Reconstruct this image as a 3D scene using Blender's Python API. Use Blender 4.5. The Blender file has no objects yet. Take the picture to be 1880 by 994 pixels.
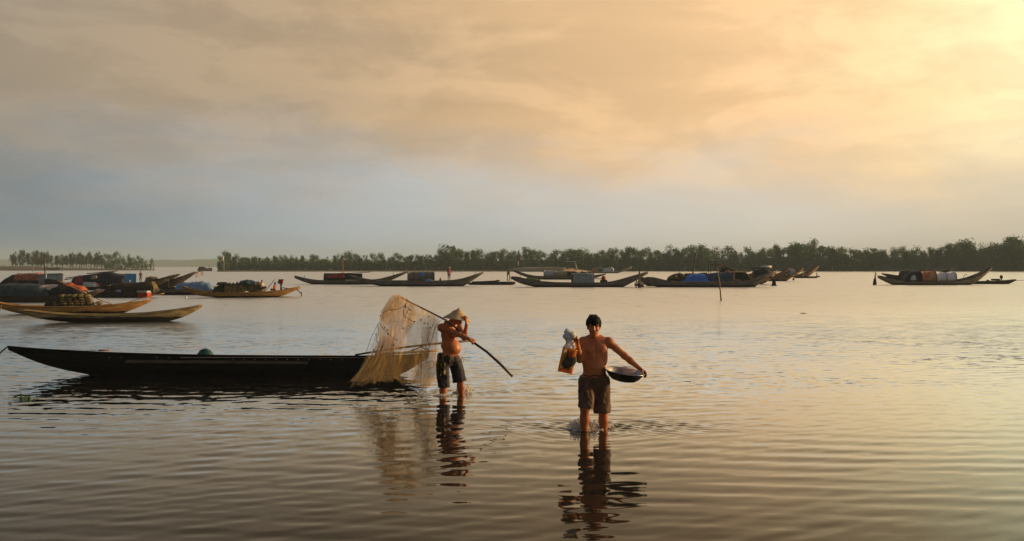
import bpy, math, random
import numpy as np
from mathutils import Vector, Matrix, noise as mnoise
random.seed(7); rng = np.random.default_rng(7)
R = math.radians
SC = bpy.context.scene
COL = SC.collection

# ------------------------------------------------------------------ camera
CAM_H, HZ, CX = 2.0, 488.0, 940.0          # metres above the water, horizon row, centre column
cd = bpy.data.cameras.new('camera'); cam = bpy.data.objects.new('camera', cd); COL.objects.link(cam)
cd.lens = 35; cd.sensor_width = 36; cd.clip_start = 0.1; cd.clip_end = 8000
cd.shift_y = -(497 - HZ) / 1880.0
cam.location = (0, 0, CAM_H); cam.rotation_euler = (R(90), 0, 0)
SC.camera = cam
F = 1880 * 35 / 36.0

# ------------------------------------------------------------------ world, sun, exposure
SUN_AZ, SUN_EL = 78.0, 10.0                # degrees: azimuth from the view axis towards the right
SC.view_settings.view_transform = 'Standard'; SC.view_settings.look = 'None'
SC.view_settings.exposure = 0.26; SC.view_settings.gamma = 1.0

class NT:
    """tiny node-tree helper"""
    def __init__(s, tree): s.t = tree
    def n(s, typ, **kw):
        nd = s.t.nodes.new(typ)
        for k, v in kw.items():
            if hasattr(nd, k): setattr(nd, k, v)
        return nd
    def put(s, sock, v):
        if isinstance(v, bpy.types.NodeSocket): s.t.links.new(v, sock)
        elif v is not None: sock.default_value = v
    def m(s, op, a, b=None, c=None, clamp=False):
        nd = s.n('ShaderNodeMath', operation=op); nd.use_clamp = clamp
        s.put(nd.inputs[0], a); s.put(nd.inputs[1], b) if b is not None else None
        if c is not None: s.put(nd.inputs[2], c)
        return nd.outputs[0]
    def vm(s, op, a, b=None):
        nd = s.n('ShaderNodeVectorMath', operation=op); s.put(nd.inputs[0], a)
        if b is not None: s.put(nd.inputs[1], b)
        return nd.outputs['Value'] if op in ('DOT_PRODUCT', 'LENGTH') else nd.outputs[0]
    def mr(s, v, a, b, c=0.0, d=1.0, smooth=True):
        nd = s.n('ShaderNodeMapRange'); nd.interpolation_type = 'SMOOTHSTEP' if smooth else 'LINEAR'
        s.put(nd.inputs[0], v)
        for i, x in enumerate((a, b, c, d)): s.put(nd.inputs[1 + i], x)
        return nd.outputs[0]
    def noise(s, vec, scale, detail=3, rough=.5, dist=0.0):
        nd = s.n('ShaderNodeTexNoise'); s.put(nd.inputs['Vector'], vec)
        nd.inputs['Scale'].default_value = scale; nd.inputs['Detail'].default_value = detail
        nd.inputs['Roughness'].default_value = rough; nd.inputs['Distortion'].default_value = dist
        return nd.outputs[0]
    def ramp(s, fac, stops, interp='EASE'):
        nd = s.n('ShaderNodeValToRGB'); cr = nd.color_ramp; cr.interpolation = interp
        while len(cr.elements) < len(stops): cr.elements.new(0.5)
        for e, (p, c) in zip(cr.elements, stops):
            e.position = p; e.color = (c[0], c[1], c[2], 1)
        s.put(nd.inputs[0], fac); return nd.outputs[0]
    def mix(s, fac, a, b, mode='MIX'):
        nd = s.n('ShaderNodeMix'); nd.data_type = 'RGBA'; nd.blend_type = mode
        s.put(nd.inputs[0], fac)
        for sock, v in ((nd.inputs[6], a), (nd.inputs[7], b)):
            s.put(sock, (*v, 1) if isinstance(v, tuple) and len(v) == 3 else v)
        return nd.outputs[2]
    def mapping(s, vec, scale=(1, 1, 1), loc=(0, 0, 0), rot=(0, 0, 0)):
        nd = s.n('ShaderNodeMapping'); s.put(nd.inputs[0], vec)
        nd.inputs[1].default_value = loc; nd.inputs[2].default_value = rot; nd.inputs[3].default_value = scale
        return nd.outputs[0]

W = bpy.data.worlds.new('World'); SC.world = W; W.use_nodes = True
W.node_tree.nodes.clear(); w = NT(W.node_tree)
sky = w.n('ShaderNodeTexSky'); sky.sky_type = 'NISHITA'; sky.sun_disc = False
sky.sun_elevation = R(SUN_EL); sky.sun_rotation = R(SUN_AZ); sky.dust_density = 3.0
bg_sky = w.n('ShaderNodeBackground'); w.put(bg_sky.inputs[0], sky.outputs[0]); bg_sky.inputs[1].default_value = 0.06
# thick evening cloud: warm towards the glowing gap in it, grey-blue low down and away from it
d = w.vm('NORMALIZE', w.n('ShaderNodeTexCoord').outputs['Generated'])
sep = w.n('ShaderNodeSeparateXYZ'); w.put(sep.inputs[0], d)
dx, dy, dz = sep.outputs
el = w.m('MULTIPLY', w.m('ARCSINE', dz), 57.2958)
az = w.m('MULTIPLY', w.m('ARCTAN2', dx, dy), 57.2958)
flat = w.vm('MULTIPLY', d, (1.0, 1.0, 3.2))
warp = w.noise(flat, 3.0, 4, .55)
streak = w.noise(w.mapping(flat, (1.0, 1.0, 2.2), (3.1, 1.7, .4), (0, R(9), 0)), 4.2, 5, .55, .6)
puff = w.noise(w.mapping(flat, (1, 1, 1.1), (7.3, 2.2, 5.1)), 9.0, 5, .55, .3)
# angular distance from the glow, stretched sideways towards the sun
GAZ, GEL = 33.0, 12.5
da = w.m('SUBTRACT', az, GAZ)
da = w.m('ADD', w.m('MAXIMUM', w.m('MULTIPLY', da, -1.0), 0.0), w.m('MULTIPLY', w.m('MAXIMUM', da, 0.0), 0.42))
de = w.m('MULTIPLY', w.m('SUBTRACT', el, GEL), 1.15)
g = w.m('SQRT', w.m('ADD', w.m('MULTIPLY', da, da), w.m('MULTIPLY', de, de)))
g = w.m('ADD', g, w.m('MULTIPLY', w.m('SUBTRACT', streak, .5), 10.0))
gu = w.m('DIVIDE', g, 180.0, clamp=True)
def st(l): return [(a / 180.0, c) for a, c in l]
upper = w.ramp(gu, st([(0, (1.05, .97, .58)), (7, (1.0, .82, .46)), (12, (.95, .68, .36)), (19, (.87, .555, .285)),
                       (31, (.69, .448, .237)), (44, (.43, .308, .192)), (60, (.315, .248, .178)), (85, (.16, .155, .155)), (180, (.04, .046, .056))]), 'LINEAR')
low = w.ramp(gu, st([(4, (.62, .52, .38)), (14, (.58, .50, .38)), (22, (.59, .535, .455)), (34, (.475, .475, .46)), (46, (.31, .35, .38)),
                     (60, (.13, .18, .225)), (100, (.09, .11, .13)), (180, (.04, .046, .056))]), 'LINEAR')
edge = w.m('ADD', el, w.m('ADD', w.m('MULTIPLY', w.m('SUBTRACT', warp, .5), 5.0), w.m('MULTIPLY', w.m('SUBTRACT', puff, .5), 4.6)))
lowtop = w.mr(az, -27.0, 24.0, 10.2, 8.2, False)
up_f = w.mr(edge, 2.2, lowtop)
cloud = w.mix(up_f, low, upper)
shade = w.m('ADD', .70, w.m('MULTIPLY', w.m('ADD', w.m('MULTIPLY', streak, .55), w.m('MULTIPLY', puff, .45)), .80))
cloud = w.mix(1.0, cloud, w.mix(shade, (0, 0, 0), (1, 1, 1)), 'MULTIPLY')
lump = w.noise(w.mapping(flat, (1.0, 1.0, .8), (2.4, 9.1, .7)), 7.5, 8, .58, .4)
lump2 = w.noise(w.mapping(flat, (1.0, 1.0, 2.6), (5.4, 1.1, 3.7)), 2.2, 4, .5, .5)
lf_ = w.m('MULTIPLY', w.mr(lump, .38, .64, .86, 1.07), w.mr(lump2, .36, .66, .97, 1.03))
lf_ = w.m('ADD', w.m('MULTIPLY', lf_, w.mr(el, 3.0, 9.0, .25, 1.0)), w.mr(el, 3.0, 9.0, .75, 0.0))
cloud = w.mix(1.0, cloud, w.mix(lf_, (0, 0, 0), (1, 1, 1)), 'MULTIPLY')
zen = w.mr(el, 16.0, 46.0, 0, .88)
cloud = w.mix(zen, cloud, (.115, .125, .145))
bg_cl = w.n('ShaderNodeBackground'); w.put(bg_cl.inputs[0], cloud); bg_cl.inputs[1].default_value = 1.12
mx = w.n('ShaderNodeMixShader'); mx.inputs[0].default_value = .93
w.t.links.new(bg_sky.outputs[0], mx.inputs[1]); w.t.links.new(bg_cl.outputs[0], mx.inputs[2])
wo = w.n('ShaderNodeOutputWorld'); w.t.links.new(mx.outputs[0], wo.inputs[0])

sl = bpy.data.lights.new('sun', 'SUN'); sun = bpy.data.objects.new('sun', sl); COL.objects.link(sun)
sl.energy = 5.0; sl.angle = R(0.6); sl.color = (1.0, .60, .25)
sd = Vector((math.sin(R(SUN_AZ)) * math.cos(R(SUN_EL)), math.cos(R(SUN_AZ)) * math.cos(R(SUN_EL)), math.sin(R(SUN_EL))))
sun.rotation_euler = sd.to_track_quat('Z', 'Y').to_euler(); sun.location = (60, 10, 30)

# ------------------------------------------------------------------ helpers
def depth(wl): return F * CAM_H / (wl - HZ)
def P(px, py, D): return Vector(((px - CX) * D / F, D, CAM_H - (py - HZ) * D / F))
def tag(o, label=None, cat=None, group=None, kind=None):
    if label: o['label'] = label
    if cat: o['category'] = cat
    if group: o['group'] = group
    if kind: o['kind'] = kind
    return o
def empty(name, loc, label=None, cat=None, group=None):
    o = bpy.data.objects.new(name, None); o.empty_display_size = .2; COL.objects.link(o); o.location = loc
    return tag(o, label, cat, group)
def link(name, me, parent=None, loc=None):
    o = bpy.data.objects.new(name, me); COL.objects.link(o)
    if parent: o.parent = parent
    if loc is not None: o.location = loc
    return o
def mesh_from(name, v, f, mat, smooth=True):
    me = bpy.data.meshes.new(name); me.from_pydata([tuple(map(float, p)) for p in v], [], [tuple(map(int, q)) for q in f])
    me.materials.append(mat)
    if smooth: me.polygons.foreach_set('use_smooth', [True] * len(me.polygons))
    me.update(); return me

class MB:
    def __init__(s): s.v, s.f = [], []
    def add(s, v, f):
        o = len(s.v); s.v += [tuple(p) for p in v]; s.f += [tuple(i + o for i in q) for q in f]; return s
    def grid(s, rows, close_u=False, close_v=False):
        """rows: list of equal-length point lists"""
        nr, nc = len(rows), len(rows[0]); o = len(s.v)
        for r in rows: s.v += [tuple(p) for p in r]
        for i in range(nr if close_v else nr - 1):
            for j in range(nc if close_u else nc - 1):
                a, b = i, (i + 1) % nr; c, e = j, (j + 1) % nc
                s.f.append((o + a * nc + c, o + a * nc + e, o + b * nc + e, o + b * nc + c))
        return s
    def cap(s, start, n, flip=False):
        q = tuple(range(start, start + n)); s.f.append(q[::-1] if flip else q); return s
    def tube(s, pts, rad, n=8, caps=True):
        pts = [Vector(p) for p in pts]; k = len(pts)
        if not hasattr(rad, '__len__'): rad = [rad] * k
        rows = []; up = None
        for i, p in enumerate(pts):
            t = (pts[min(i + 1, k - 1)] - pts[max(i - 1, 0)]).normalized()
            if up is None:
                up = t.cross(Vector((.31, .9, .2))).normalized()
            up = (up - t * up.dot(t)).normalized(); q = t.cross(up)
            rows.append([p + (up * math.cos(2 * math.pi * j / n) + q * math.sin(2 * math.pi * j / n)) * rad[i] for j in range(n)])
        o = len(s.v); s.grid(rows, close_u=True)
        if caps: s.cap(o, n, True); s.cap(o + (k - 1) * n, n)
        return s
    def box(s, c, h, rz=0.0, rx=0.0, ry=0.0):
        M = Matrix.Rotation(rz, 3, 'Z') @ Matrix.Rotation(ry, 3, 'Y') @ Matrix.Rotation(rx, 3, 'X'); c = Vector(c)
        v = [c + M @ Vector((h[0] * a, h[1] * b, h[2] * e)) for e in (-1, 1) for b in (-1, 1) for a in (-1, 1)]
        return s.add(v, [(0, 2, 3, 1), (4, 5, 7, 6), (0, 1, 5, 4), (2, 6, 7, 3), (0, 4, 6, 2), (1, 3, 7, 5)])
    def ell(s, c, r, nu=12, nv=8):
        c = Vector(c); rows = []
        for i in range(nv + 1):
            a = math.pi * i / nv - math.pi / 2
            rows.append([c + Vector((r[0] * math.cos(a) * math.cos(2 * math.pi * j / nu), r[1] * math.cos(a) * math.sin(2 * math.pi * j / nu), r[2] * math.sin(a))) for j in range(nu)])
        return s.grid(rows, close_u=True)
    def build(s, name, mat, parent=None, loc=None, smooth=True):
        return link(name, mesh_from(name, s.v, s.f, mat, smooth), parent, loc)

# ------------------------------------------------------------------ materials
MATS = {}
def mat(name, c1, c2=None, rough=.7, scale=4.0, bump=.0, stretch=(1, 1, 1), metal=0.0, spec=.4, detail=4, contrast=(.35, .65)):
    m = bpy.data.materials.new(name); m.use_nodes = True; t = NT(m.node_tree); b = m.node_tree.nodes['Principled BSDF']
    co = t.n('ShaderNodeTexCoord').outputs['Object']; vec = t.mapping(co, stretch)
    nz = t.noise(vec, scale, detail, .6)
    c2 = c2 or tuple(x * .6 for x in c1)
    t.put(b.inputs['Base Color'], t.ramp(nz, [(contrast[0], c2), (contrast[1], c1)], 'LINEAR'))
    t.put(b.inputs['Roughness'], t.mr(nz, .3, .7, min(1, rough + .1), max(.05, rough - .1), False))
    b.inputs['Metallic'].default_value = metal; b.inputs['Specular IOR Level'].default_value = spec
    if bump:
        bp = t.n('ShaderNodeBump'); bp.inputs['Strength'].default_value = bump; bp.inputs['Distance'].default_value = .02
        t.put(bp.inputs['Height'], t.noise(vec, scale * 2.5, 5, .65)); t.t.links.new(bp.outputs[0], b.inputs['Normal'])
    MATS[name] = m; return m
WS = (1, 6, 8)
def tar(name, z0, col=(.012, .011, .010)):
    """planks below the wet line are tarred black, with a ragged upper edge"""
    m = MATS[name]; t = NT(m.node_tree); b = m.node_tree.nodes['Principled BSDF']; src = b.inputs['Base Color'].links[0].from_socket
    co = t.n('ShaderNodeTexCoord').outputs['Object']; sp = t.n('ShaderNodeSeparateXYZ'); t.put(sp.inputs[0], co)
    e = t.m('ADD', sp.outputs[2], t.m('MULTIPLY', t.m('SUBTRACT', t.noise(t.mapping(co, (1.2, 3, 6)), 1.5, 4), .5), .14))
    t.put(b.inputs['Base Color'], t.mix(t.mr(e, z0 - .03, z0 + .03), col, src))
mat('wood_tan', (.42, .25, .09), (.20, .105, .036), .5, 1.2, .3, WS)
mat('wood_yellow', (.36, .29, .14), (.11, .085, .045), .6, 1.5, .4, WS)
mat('wood_grey', (.20, .18, .16), (.09, .08, .07), .75, 1.2, .4, WS)
mat('wood_pale', (.34, .29, .22), (.18, .15, .11), .75, 1.2, .4, WS)
mat('wood_brown', (.32, .20, .10), (.14, .085, .045), .7, 1.2, .4, WS)
mat('wood_dark', (.060, .050, .042), (.025, .021, .018), .7, 1.2, .4, WS)
mat('wood_black', (.012, .011, .010), (.004, .004, .004), .55, 1.5, .3, WS, spec=.15)
mat('wood_inner', (.07, .055, .04), (.03, .025, .02), .8, 1.5, .3, WS)
mat('strake_wood', (.10, .08, .045), (.035, .03, .02), .6, 2.0, .3, WS)
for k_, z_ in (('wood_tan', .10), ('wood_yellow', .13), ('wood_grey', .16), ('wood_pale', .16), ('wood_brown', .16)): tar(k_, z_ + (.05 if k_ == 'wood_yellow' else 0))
mat('bamboo', (.42, .30, .15), (.25, .17, .08), .5, 3.0, .2, (1, 1, 4))
mat('bamboo_orange', (.62, .33, .14), (.45, .22, .09), .5, 3.0, .2)
mat('pole_dark', (.05, .038, .028), (.02, .016, .012), .5, 6.0, .2)
mat('stake', (.085, .065, .05), (.04, .03, .025), .8, 4.0, .4)
mat('tarp_black', (.018, .018, .02), (.008, .008, .009), .7, 5, .5)
mat('tarp_teal', (.03, .06, .075), (.012, .025, .03), .6, 5, .5)
mat('tarp_blue', (.02, .16, .62), (.012, .09, .40), .45, 4, .5)
mat('tarp_steel_blue', (.16, .28, .46), (.09, .17, .30), .5, 4, .4)
mat('tarp_dark_blue', (.035, .08, .14), (.012, .03, .055), .6, 4, .5)
mat('tarp_navy', (.02, .026, .05), (.01, .012, .022), .7, 5, .5)
mat('tarp_red_brown', (.34, .13, .08), (.17, .06, .04), .7, 4, .6)
mat('tarp_red', (.36, .03, .035), (.20, .015, .02), .6, 4, .5)
mat('tarp_maroon', (.28, .025, .05), (.15, .012, .03), .6, 4, .5)
mat('cloth_red_print', (.42, .06, .035), (.34, .26, .13), .7, 3.2, .3, contrast=(.44, .56))
mat('sheet_grey', (.42, .45, .47), (.30, .33, .36), .5, 3, .2)
mat('sheet_blue_grey', (.27, .34, .40), (.18, .23, .28), .4, 3, .2)
mat('sheet_silver', (.62, .66, .70), (.48, .52, .56), .35, 3, .1, spec=.6)
mat('sheet_olive', (.26, .24, .15), (.17, .15, .09), .7, 3, .3)
mat('panel_blue', (.03, .23, .55), (.10, .30, .50), .5, 9, .1, contrast=(.35, .6))
mat('net_olive', (.17, .135, .055), (.05, .042, .02), .9, 9, .9)
mat('net_dark', (.045, .04, .022), (.015, .014, .01), .9, 9, .9)
mat('net_green', (.06, .15, .03), (.02, .05, .012), .9, 9, .9)
mat('plastic_orange', (.85, .22, .04), (.66, .14, .025), .45, 5)
mat('plastic_red', (.55, .055, .03), (.42, .035, .02), .4, 5)
mat('plastic_white', (.72, .74, .74), (.58, .6, .6), .4, 5)
mat('plastic_teal', (.008, .060, .068), (.004, .03, .036), .35, 5)
mat('plastic_yellow', (.90, .56, .12), (.75, .40, .06), .4, 8)
mat('bag_cloth', (.50, .54, .58), (.36, .40, .44), .7, 9, .3)
mat('metal_dark', (.04, .04, .042), (.02, .02, .02), .4, 6, .2, metal=.6)
mat('metal_red', (.35, .04, .03), (.2, .02, .02), .4, 6)
mat('steel', (.40, .40, .41), (.28, .28, .29), .28, 6, .05, metal=1.0)
mat('steel_outer', (.09, .09, .10), (.05, .05, .055), .35, 6, .1, metal=.7)
mat('mud', (.12, .09, .065), (.06, .047, .036), .9, .25, .6)
mat('sand', (.26, .20, .15), (.16, .125, .09), .9, .2, .4)
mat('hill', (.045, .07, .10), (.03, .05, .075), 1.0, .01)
mat('trunk', (.09, .075, .06), (.05, .04, .032), .9, 2, .5, (1, 1, .3))
mat('rope', (.30, .23, .14), (.18, .13, .08), .9, 30, .3)
mat('rope_dark', (.05, .04, .03), (.03, .025, .02), .9, 30, .3)
mat('straw', (.46, .35, .22), (.33, .24, .14), .75, 14, .4, (1, 1, 2))
mat('hair', (.006, .005, .0045), (.003, .0025, .0025), .6, 30, .4, spec=.12)
mat('shorts_brown', (.105, .062, .042), (.058, .034, .024), .85, 9, .4)
mat('shorts_navy', (.020, .020, .036), (.010, .010, .019), .8, 9, .4)
mat('cloth_pink', (.42, .10, .22), (.28, .06, .14), .8, 9)
mat('cloth_navy', (.02, .03, .08), (.012, .016, .045), .8, 9)
mat('cloth_white', (.5, .42, .4), (.38, .3, .28), .8, 9)
mat('cloth_orange', (.55, .14, .03), (.38, .08, .02), .8, 9)
mat('cloth_dark', (.02, .02, .025), (.01, .01, .012), .8, 9)
mat('eye', (.02, .015, .012), (.01, .008, .006), .2, 5)
mat('lip', (.20, .07, .05), (.15, .05, .04), .5, 20)
mat('bird_dark', (.03, .03, .03), (.02, .02, .02), .8, 5)
mat('leaf_yellow', (.65, .60, .05), (.5, .45, .03), .5, 5)
mat('weed', (.05, .12, .02), (.03, .07, .015), .6, 5)

def skin_mat():
    m = bpy.data.materials.new('skin'); m.use_nodes = True; t = NT(m.node_tree); b = m.node_tree.nodes['Principled BSDF']
    co = t.n('ShaderNodeTexCoord').outputs['Object']
    nz = t.noise(co, 7, 4, .6)
    t.put(b.inputs['Base Color'], t.ramp(nz, [(.3, (.27, .086, .035)), (.7, (.40, .145, .058))], 'LINEAR'))
    t.put(b.inputs['Roughness'], t.mr(t.noise(co, 18, 4), .3, .7, .30, .6, False))
    b.inputs['Subsurface Weight'].default_value = .12; b.inputs['Subsurface Radius'].default_value = (.02, .007, .003); b.inputs['Subsurface Scale'].default_value = 1.0
    b.inputs['Specular IOR Level'].default_value = .32
    bp = t.n('ShaderNodeBump'); bp.inputs['Strength'].default_value = .12; bp.inputs['Distance'].default_value = .01
    t.put(bp.inputs['Height'], t.noise(co, 60, 4)); t.t.links.new(bp.outputs[0], b.inputs['Normal'])
    MATS['skin'] = m
skin_mat()

def leaf_mat(name, c1, c2):
    m = bpy.data.materials.new(name); m.use_nodes = True; t = NT(m.node_tree); b = m.node_tree.nodes['Principled BSDF']; out = m.node_tree.nodes['Material Output']
    oi = t.n('ShaderNodeObjectInfo').outputs['Random']; co = t.n('ShaderNodeTexCoord').outputs['Object']
    c = t.mix(t.m('ADD', t.m('MULTIPLY', oi, .5), t.m('MULTIPLY', t.noise(co, 1.2, 3), .5)), c1, c2)
    t.put(b.inputs['Base Color'], c); b.inputs['Roughness'].default_value = .6; b.inputs['Specular IOR Level'].default_value = .3
    tr = t.n('ShaderNodeBsdfTranslucent'); t.put(tr.inputs[0], c); ms = t.n('ShaderNodeMixShader'); ms.inputs[0].default_value = .3
    t.t.links.new(b.outputs[0], ms.inputs[1]); t.t.links.new(tr.outputs[0], ms.inputs[2]); t.t.links.new(ms.outputs[0], out.inputs[0])
    MATS[name] = m
leaf_mat('leaf', (.022, .078, .020), (.060, .125, .034))
leaf_mat('leaf_far', (.04, .065, .028), (.075, .10, .045))
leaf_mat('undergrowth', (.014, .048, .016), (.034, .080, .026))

def net_mat(name, cov0, cov1, c1, c2, sx=5.5, sy=2.4):
    m = bpy.data.materials.new(name); m.use_nodes = True; t = NT(m.node_tree); b = m.node_tree.nodes['Principled BSDF']; out = m.node_tree.nodes['Material Output']
    uv = t.n('ShaderNodeTexCoord').outputs['UV']
    nz = t.noise(t.mapping(uv, (sx, sy, 1)), 1.0, 5, .6, .4); n2 = t.noise(uv, 3.2, 4, .6)
    col = t.ramp(n2, [(.3, c2), (.7, c1)], 'LINEAR')
    t.put(b.inputs['Base Color'], col); b.inputs['Roughness'].default_value = .8; b.inputs['Specular IOR Level'].default_value = .2
    tl = t.n('ShaderNodeBsdfTranslucent'); t.put(tl.inputs[0], col)
    m1 = t.n('ShaderNodeMixShader'); m1.inputs[0].default_value = .5; t.t.links.new(b.outputs[0], m1.inputs[1]); t.t.links.new(tl.outputs[0], m1.inputs[2])
    # the knotted meshes: crossing threads, finer than the picture resolves
    su = t.n('ShaderNodeSeparateXYZ'); t.put(su.inputs[0], uv)
    a = t.m('ADD', su.outputs[0], su.outputs[1]); c = t.m('SUBTRACT', su.outputs[0], su.outputs[1])
    def line(x): return t.m('LESS_THAN', t.m('FRACT', t.m('MULTIPLY', x, 55.0)), .10)
    thr = t.m('MAXIMUM', line(a), line(c))
    cov = t.m('MAXIMUM', t.m('MULTIPLY', thr, .75), t.mr(t.m('ADD', t.m('MULTIPLY', nz, .65), t.m('MULTIPLY', n2, .35)), .36, .66, cov0, cov1))
    tp = t.n('ShaderNodeBsdfTransparent'); m2 = t.n('ShaderNodeMixShader'); t.put(m2.inputs[0], cov)
    t.t.links.new(tp.outputs[0], m2.inputs[1]); t.t.links.new(m1.outputs[0], m2.inputs[2]); t.t.links.new(m2.outputs[0], out.inputs[0])
    MATS[name] = m
net_mat('net_fine', .03, .30, (.86, .66, .34), (.62, .44, .20))
net_mat('net_dense', .16, .68, (.84, .61, .28), (.56, .39, .16))
def glass_mat(name, tint, rough, alpha):
    m = bpy.data.materials.new(name); m.use_nodes = True; b = m.node_tree.nodes['Principled BSDF']; t = NT(m.node_tree)
    nz = t.noise(t.n('ShaderNodeTexCoord').outputs['Object'], 12, 3)
    t.put(b.inputs['Base Color'], t.mix(nz, tint, tuple(x * .8 for x in tint)))
    b.inputs['Roughness'].default_value = rough; b.inputs['Alpha'].default_value = alpha; MATS[name] = m
glass_mat('clear_plastic', (.70, .58, .58), .15, .66)
def glow_plastic(name, k):
    # thin coloured plastic lets part of the light through
    m = MATS[name]; t = NT(m.node_tree); b = m.node_tree.nodes['Principled BSDF']; c = b.inputs['Base Color'].links[0].from_socket
    tl = t.n('ShaderNodeBsdfTranslucent'); t.put(tl.inputs[0], c); mx_ = t.n('ShaderNodeMixShader'); mx_.inputs[0].default_value = k
    t.t.links.new(b.outputs[0], mx_.inputs[1]); t.t.links.new(tl.outputs[0], mx_.inputs[2]); t.t.links.new(mx_.outputs[0], m.node_tree.nodes['Material Output'].inputs[0])
glow_plastic('plastic_yellow', .5); glow_plastic('plastic_orange', .5); glow_plastic('plastic_red', .3)
mat('jacket', (.36, .085, .035), (.22, .045, .02), .7, 6, .4)
glass_mat('foam', (.92, .90, .86), .35, .9); glow_plastic('foam', .5)
M = MATS

# ------------------------------------------------------------------ water
LEGS = [(1072, 791), (1110, 786), (813, 727), (847, 721)]
def on_water(px, wl): D = depth(wl); return ((px - CX) * D / F, D)
def water():
    tf = np.linspace(-.62, .62, 760)
    side = .62 * np.geomspace(1.05, 60, 26)
    t = np.concatenate([-side[::-1], tf, side])
    y = np.concatenate([np.linspace(.6, 5.2, 10), np.geomspace(5.4, 75, 760), np.geomspace(78, 2900, 90)])
    T, Y = np.meshgrid(t, y); X = np.clip(T * Y, -2500, 2500)
    for i, a in enumerate(t):     # keep columns in order where the clip squeezes them
        pass
    X += (np.arange(len(t)) - len(t) / 2)[None, :] * 1e-3 * (np.abs(T * Y) > 2500)
    Z = np.zeros_like(X); r = np.random.default_rng(3)
    fade = np.clip((70 - Y) / 45, 0, 1)
    def lowf(sx, sy, seed):
        q = np.random.default_rng(seed); o = np.zeros_like(X)
        for _ in range(5): o += np.sin(X * q.normal(0, sx) + Y * q.normal(0, sy) + q.uniform(0, 6.28))
        return o / 5
    # slow swell, crests lying across the view, each train fading in and out over a few metres
    near = np.exp(-np.clip(Y - 6, 0, 99) / 14.0)
    for i in range(20):
        lam = r.uniform(.17, .58); th = r.normal(.10, .26); k = 2 * math.pi / lam
        A = lam * .0023 * (.35 + .65 * near) * np.clip(.35 + 1.25 * lowf(.45, .75, 100 + i), 0, 1.4)
        Z += A * np.sin(k * (X * math.sin(th) + Y * math.cos(th)) + r.uniform(0, 6.28) + .8 * lowf(.5, .5, 200 + i)) * np.clip(lam * 60 / Y, 0, 1)
    # shorter chop farther out
    far = np.clip((Y - 9) / 9, 0, 1)
    for i in range(26):
        lam = r.uniform(.22, .5); th = r.normal(0, .55); k = 2 * math.pi / lam
        A = lam * .0011 * far * np.clip(.2 + 1.5 * lowf(.30, .22, 300 + i), 0, 1.4)
        Z += A * np.sin(k * (X * math.sin(th) + Y * math.cos(th)) + r.uniform(0, 6.28)) * np.clip(lam * 130 / Y, 0, 1)
    # rings running out from the moored dark boat
    for (px, wl, lam, amp, R0, dec) in [(150, 690, .42, .0062, .3, 2.6), (330, 694, .33, .0045, .2, 1.9)]:
        cx, cy = on_water(px, wl); rr = np.hypot((X - cx) * .42, Y - cy)
        env = np.clip(rr / R0, 0, 1) * np.exp(-rr / dec) * (Y < cy + .3) * np.clip(.6 + .8 * lowf(.6, .3, int(px)), .1, 1.3)
        Z += amp * env * np.sin(2 * math.pi * rr / lam + .7 * lowf(.7, .7, 11 + int(px)))
    # rings and wake around the wading legs
    for (px, wl) in LEGS:
        cx, cy = on_water(px, wl); rr = np.hypot(X - cx, Y - cy)
        Z += .005 * np.exp(-rr / .35) * np.sin(2 * math.pi * rr / .17 + 2.0 * lowf(6, 6, 5 + int(px))) * np.clip(rr / .08, 0, 1)
        Z += .0012 * np.exp(-rr / 1.0) * np.sin(2 * math.pi * rr / .36 + .9 * lowf(1.2, 1.2, int(px))) * np.clip(rr / .3, 0, 1)
    for (px, wl, reach, amp) in [(1092, 788, 1.7, .009), (828, 724, 1.0, .005)]:
        cx, cy = on_water(px, wl)
        for sgn in (-1, 1):          # V-shaped bow wave trailing away behind the walker
            u = (Y - cy) * .35 + sgn * (X - cx) * .0; dist = np.abs((X - cx) * sgn) - .25
            ridge = (Y - cy) - dist * .38 - .16 * lowf(1.6, 1.2, 31 + int(px) + sgn) * np.clip(dist, 0, 1)
            env = np.exp(-(ridge / .16) ** 2) * np.exp(-np.clip(dist, 0, 9) / reach) * (dist > -.1) * np.clip(.15 + 1.7 * lowf(2.6, 1.4, 91 + int(px) + sgn), 0, 1.3)
            Z += amp * env * np.sin(ridge * 2 * math.pi / .13 + 2.2 * lowf(2.5, 2.5, 77 + int(px) + sgn))
        rr2 = np.hypot((X - cx - .22) * .42, (Y - cy - .25))
        Z += amp * 1.0 * np.exp(-(rr2 / .50) ** 2) * lowf(18, 34, 55 + int(px)) * 2.6
    Z *= fade
    nr, nc = X.shape
    V = np.stack([X, Y, Z], -1).reshape(-1, 3)
    idx = np.arange(nr * nc).reshape(nr, nc)
    q = np.stack([idx[:-1, :-1], idx[:-1, 1:], idx[1:, 1:], idx[1:, :-1]], -1).reshape(-1, 4)
    # behind the camera
    xb = t / t.max() * 2500; b = np.stack([xb, np.full_like(xb, -200), np.zeros_like(xb)], -1)
    ib = np.arange(nc) + len(V); V = np.concatenate([V, b])
    q = np.concatenate([q, np.stack([ib[:-1], ib[1:], idx[0, 1:], idx[0, :-1]], -1)])
    me = bpy.data.meshes.new('water'); me.vertices.add(len(V)); me.vertices.foreach_set('co', V.astype(np.float32).ravel())
    me.loops.add(q.size); me.loops.foreach_set('vertex_index', q.astype(np.int32).ravel())
    me.polygons.add(len(q)); me.polygons.foreach_set('loop_start', (np.arange(len(q)) * 4).astype(np.int32)); me.polygons.foreach_set('loop_total', np.full(len(q), 4, np.int32))
    me.polygons.foreach_set('use_smooth', np.ones(len(q), bool)); me.update(); me.validate()
    m = bpy.data.materials.new('water'); m.use_nodes = True; t_ = NT(m.node_tree); bs = m.node_tree.nodes['Principled BSDF']
    pos = t_.n('ShaderNodeNewGeometry').outputs['Position']
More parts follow.
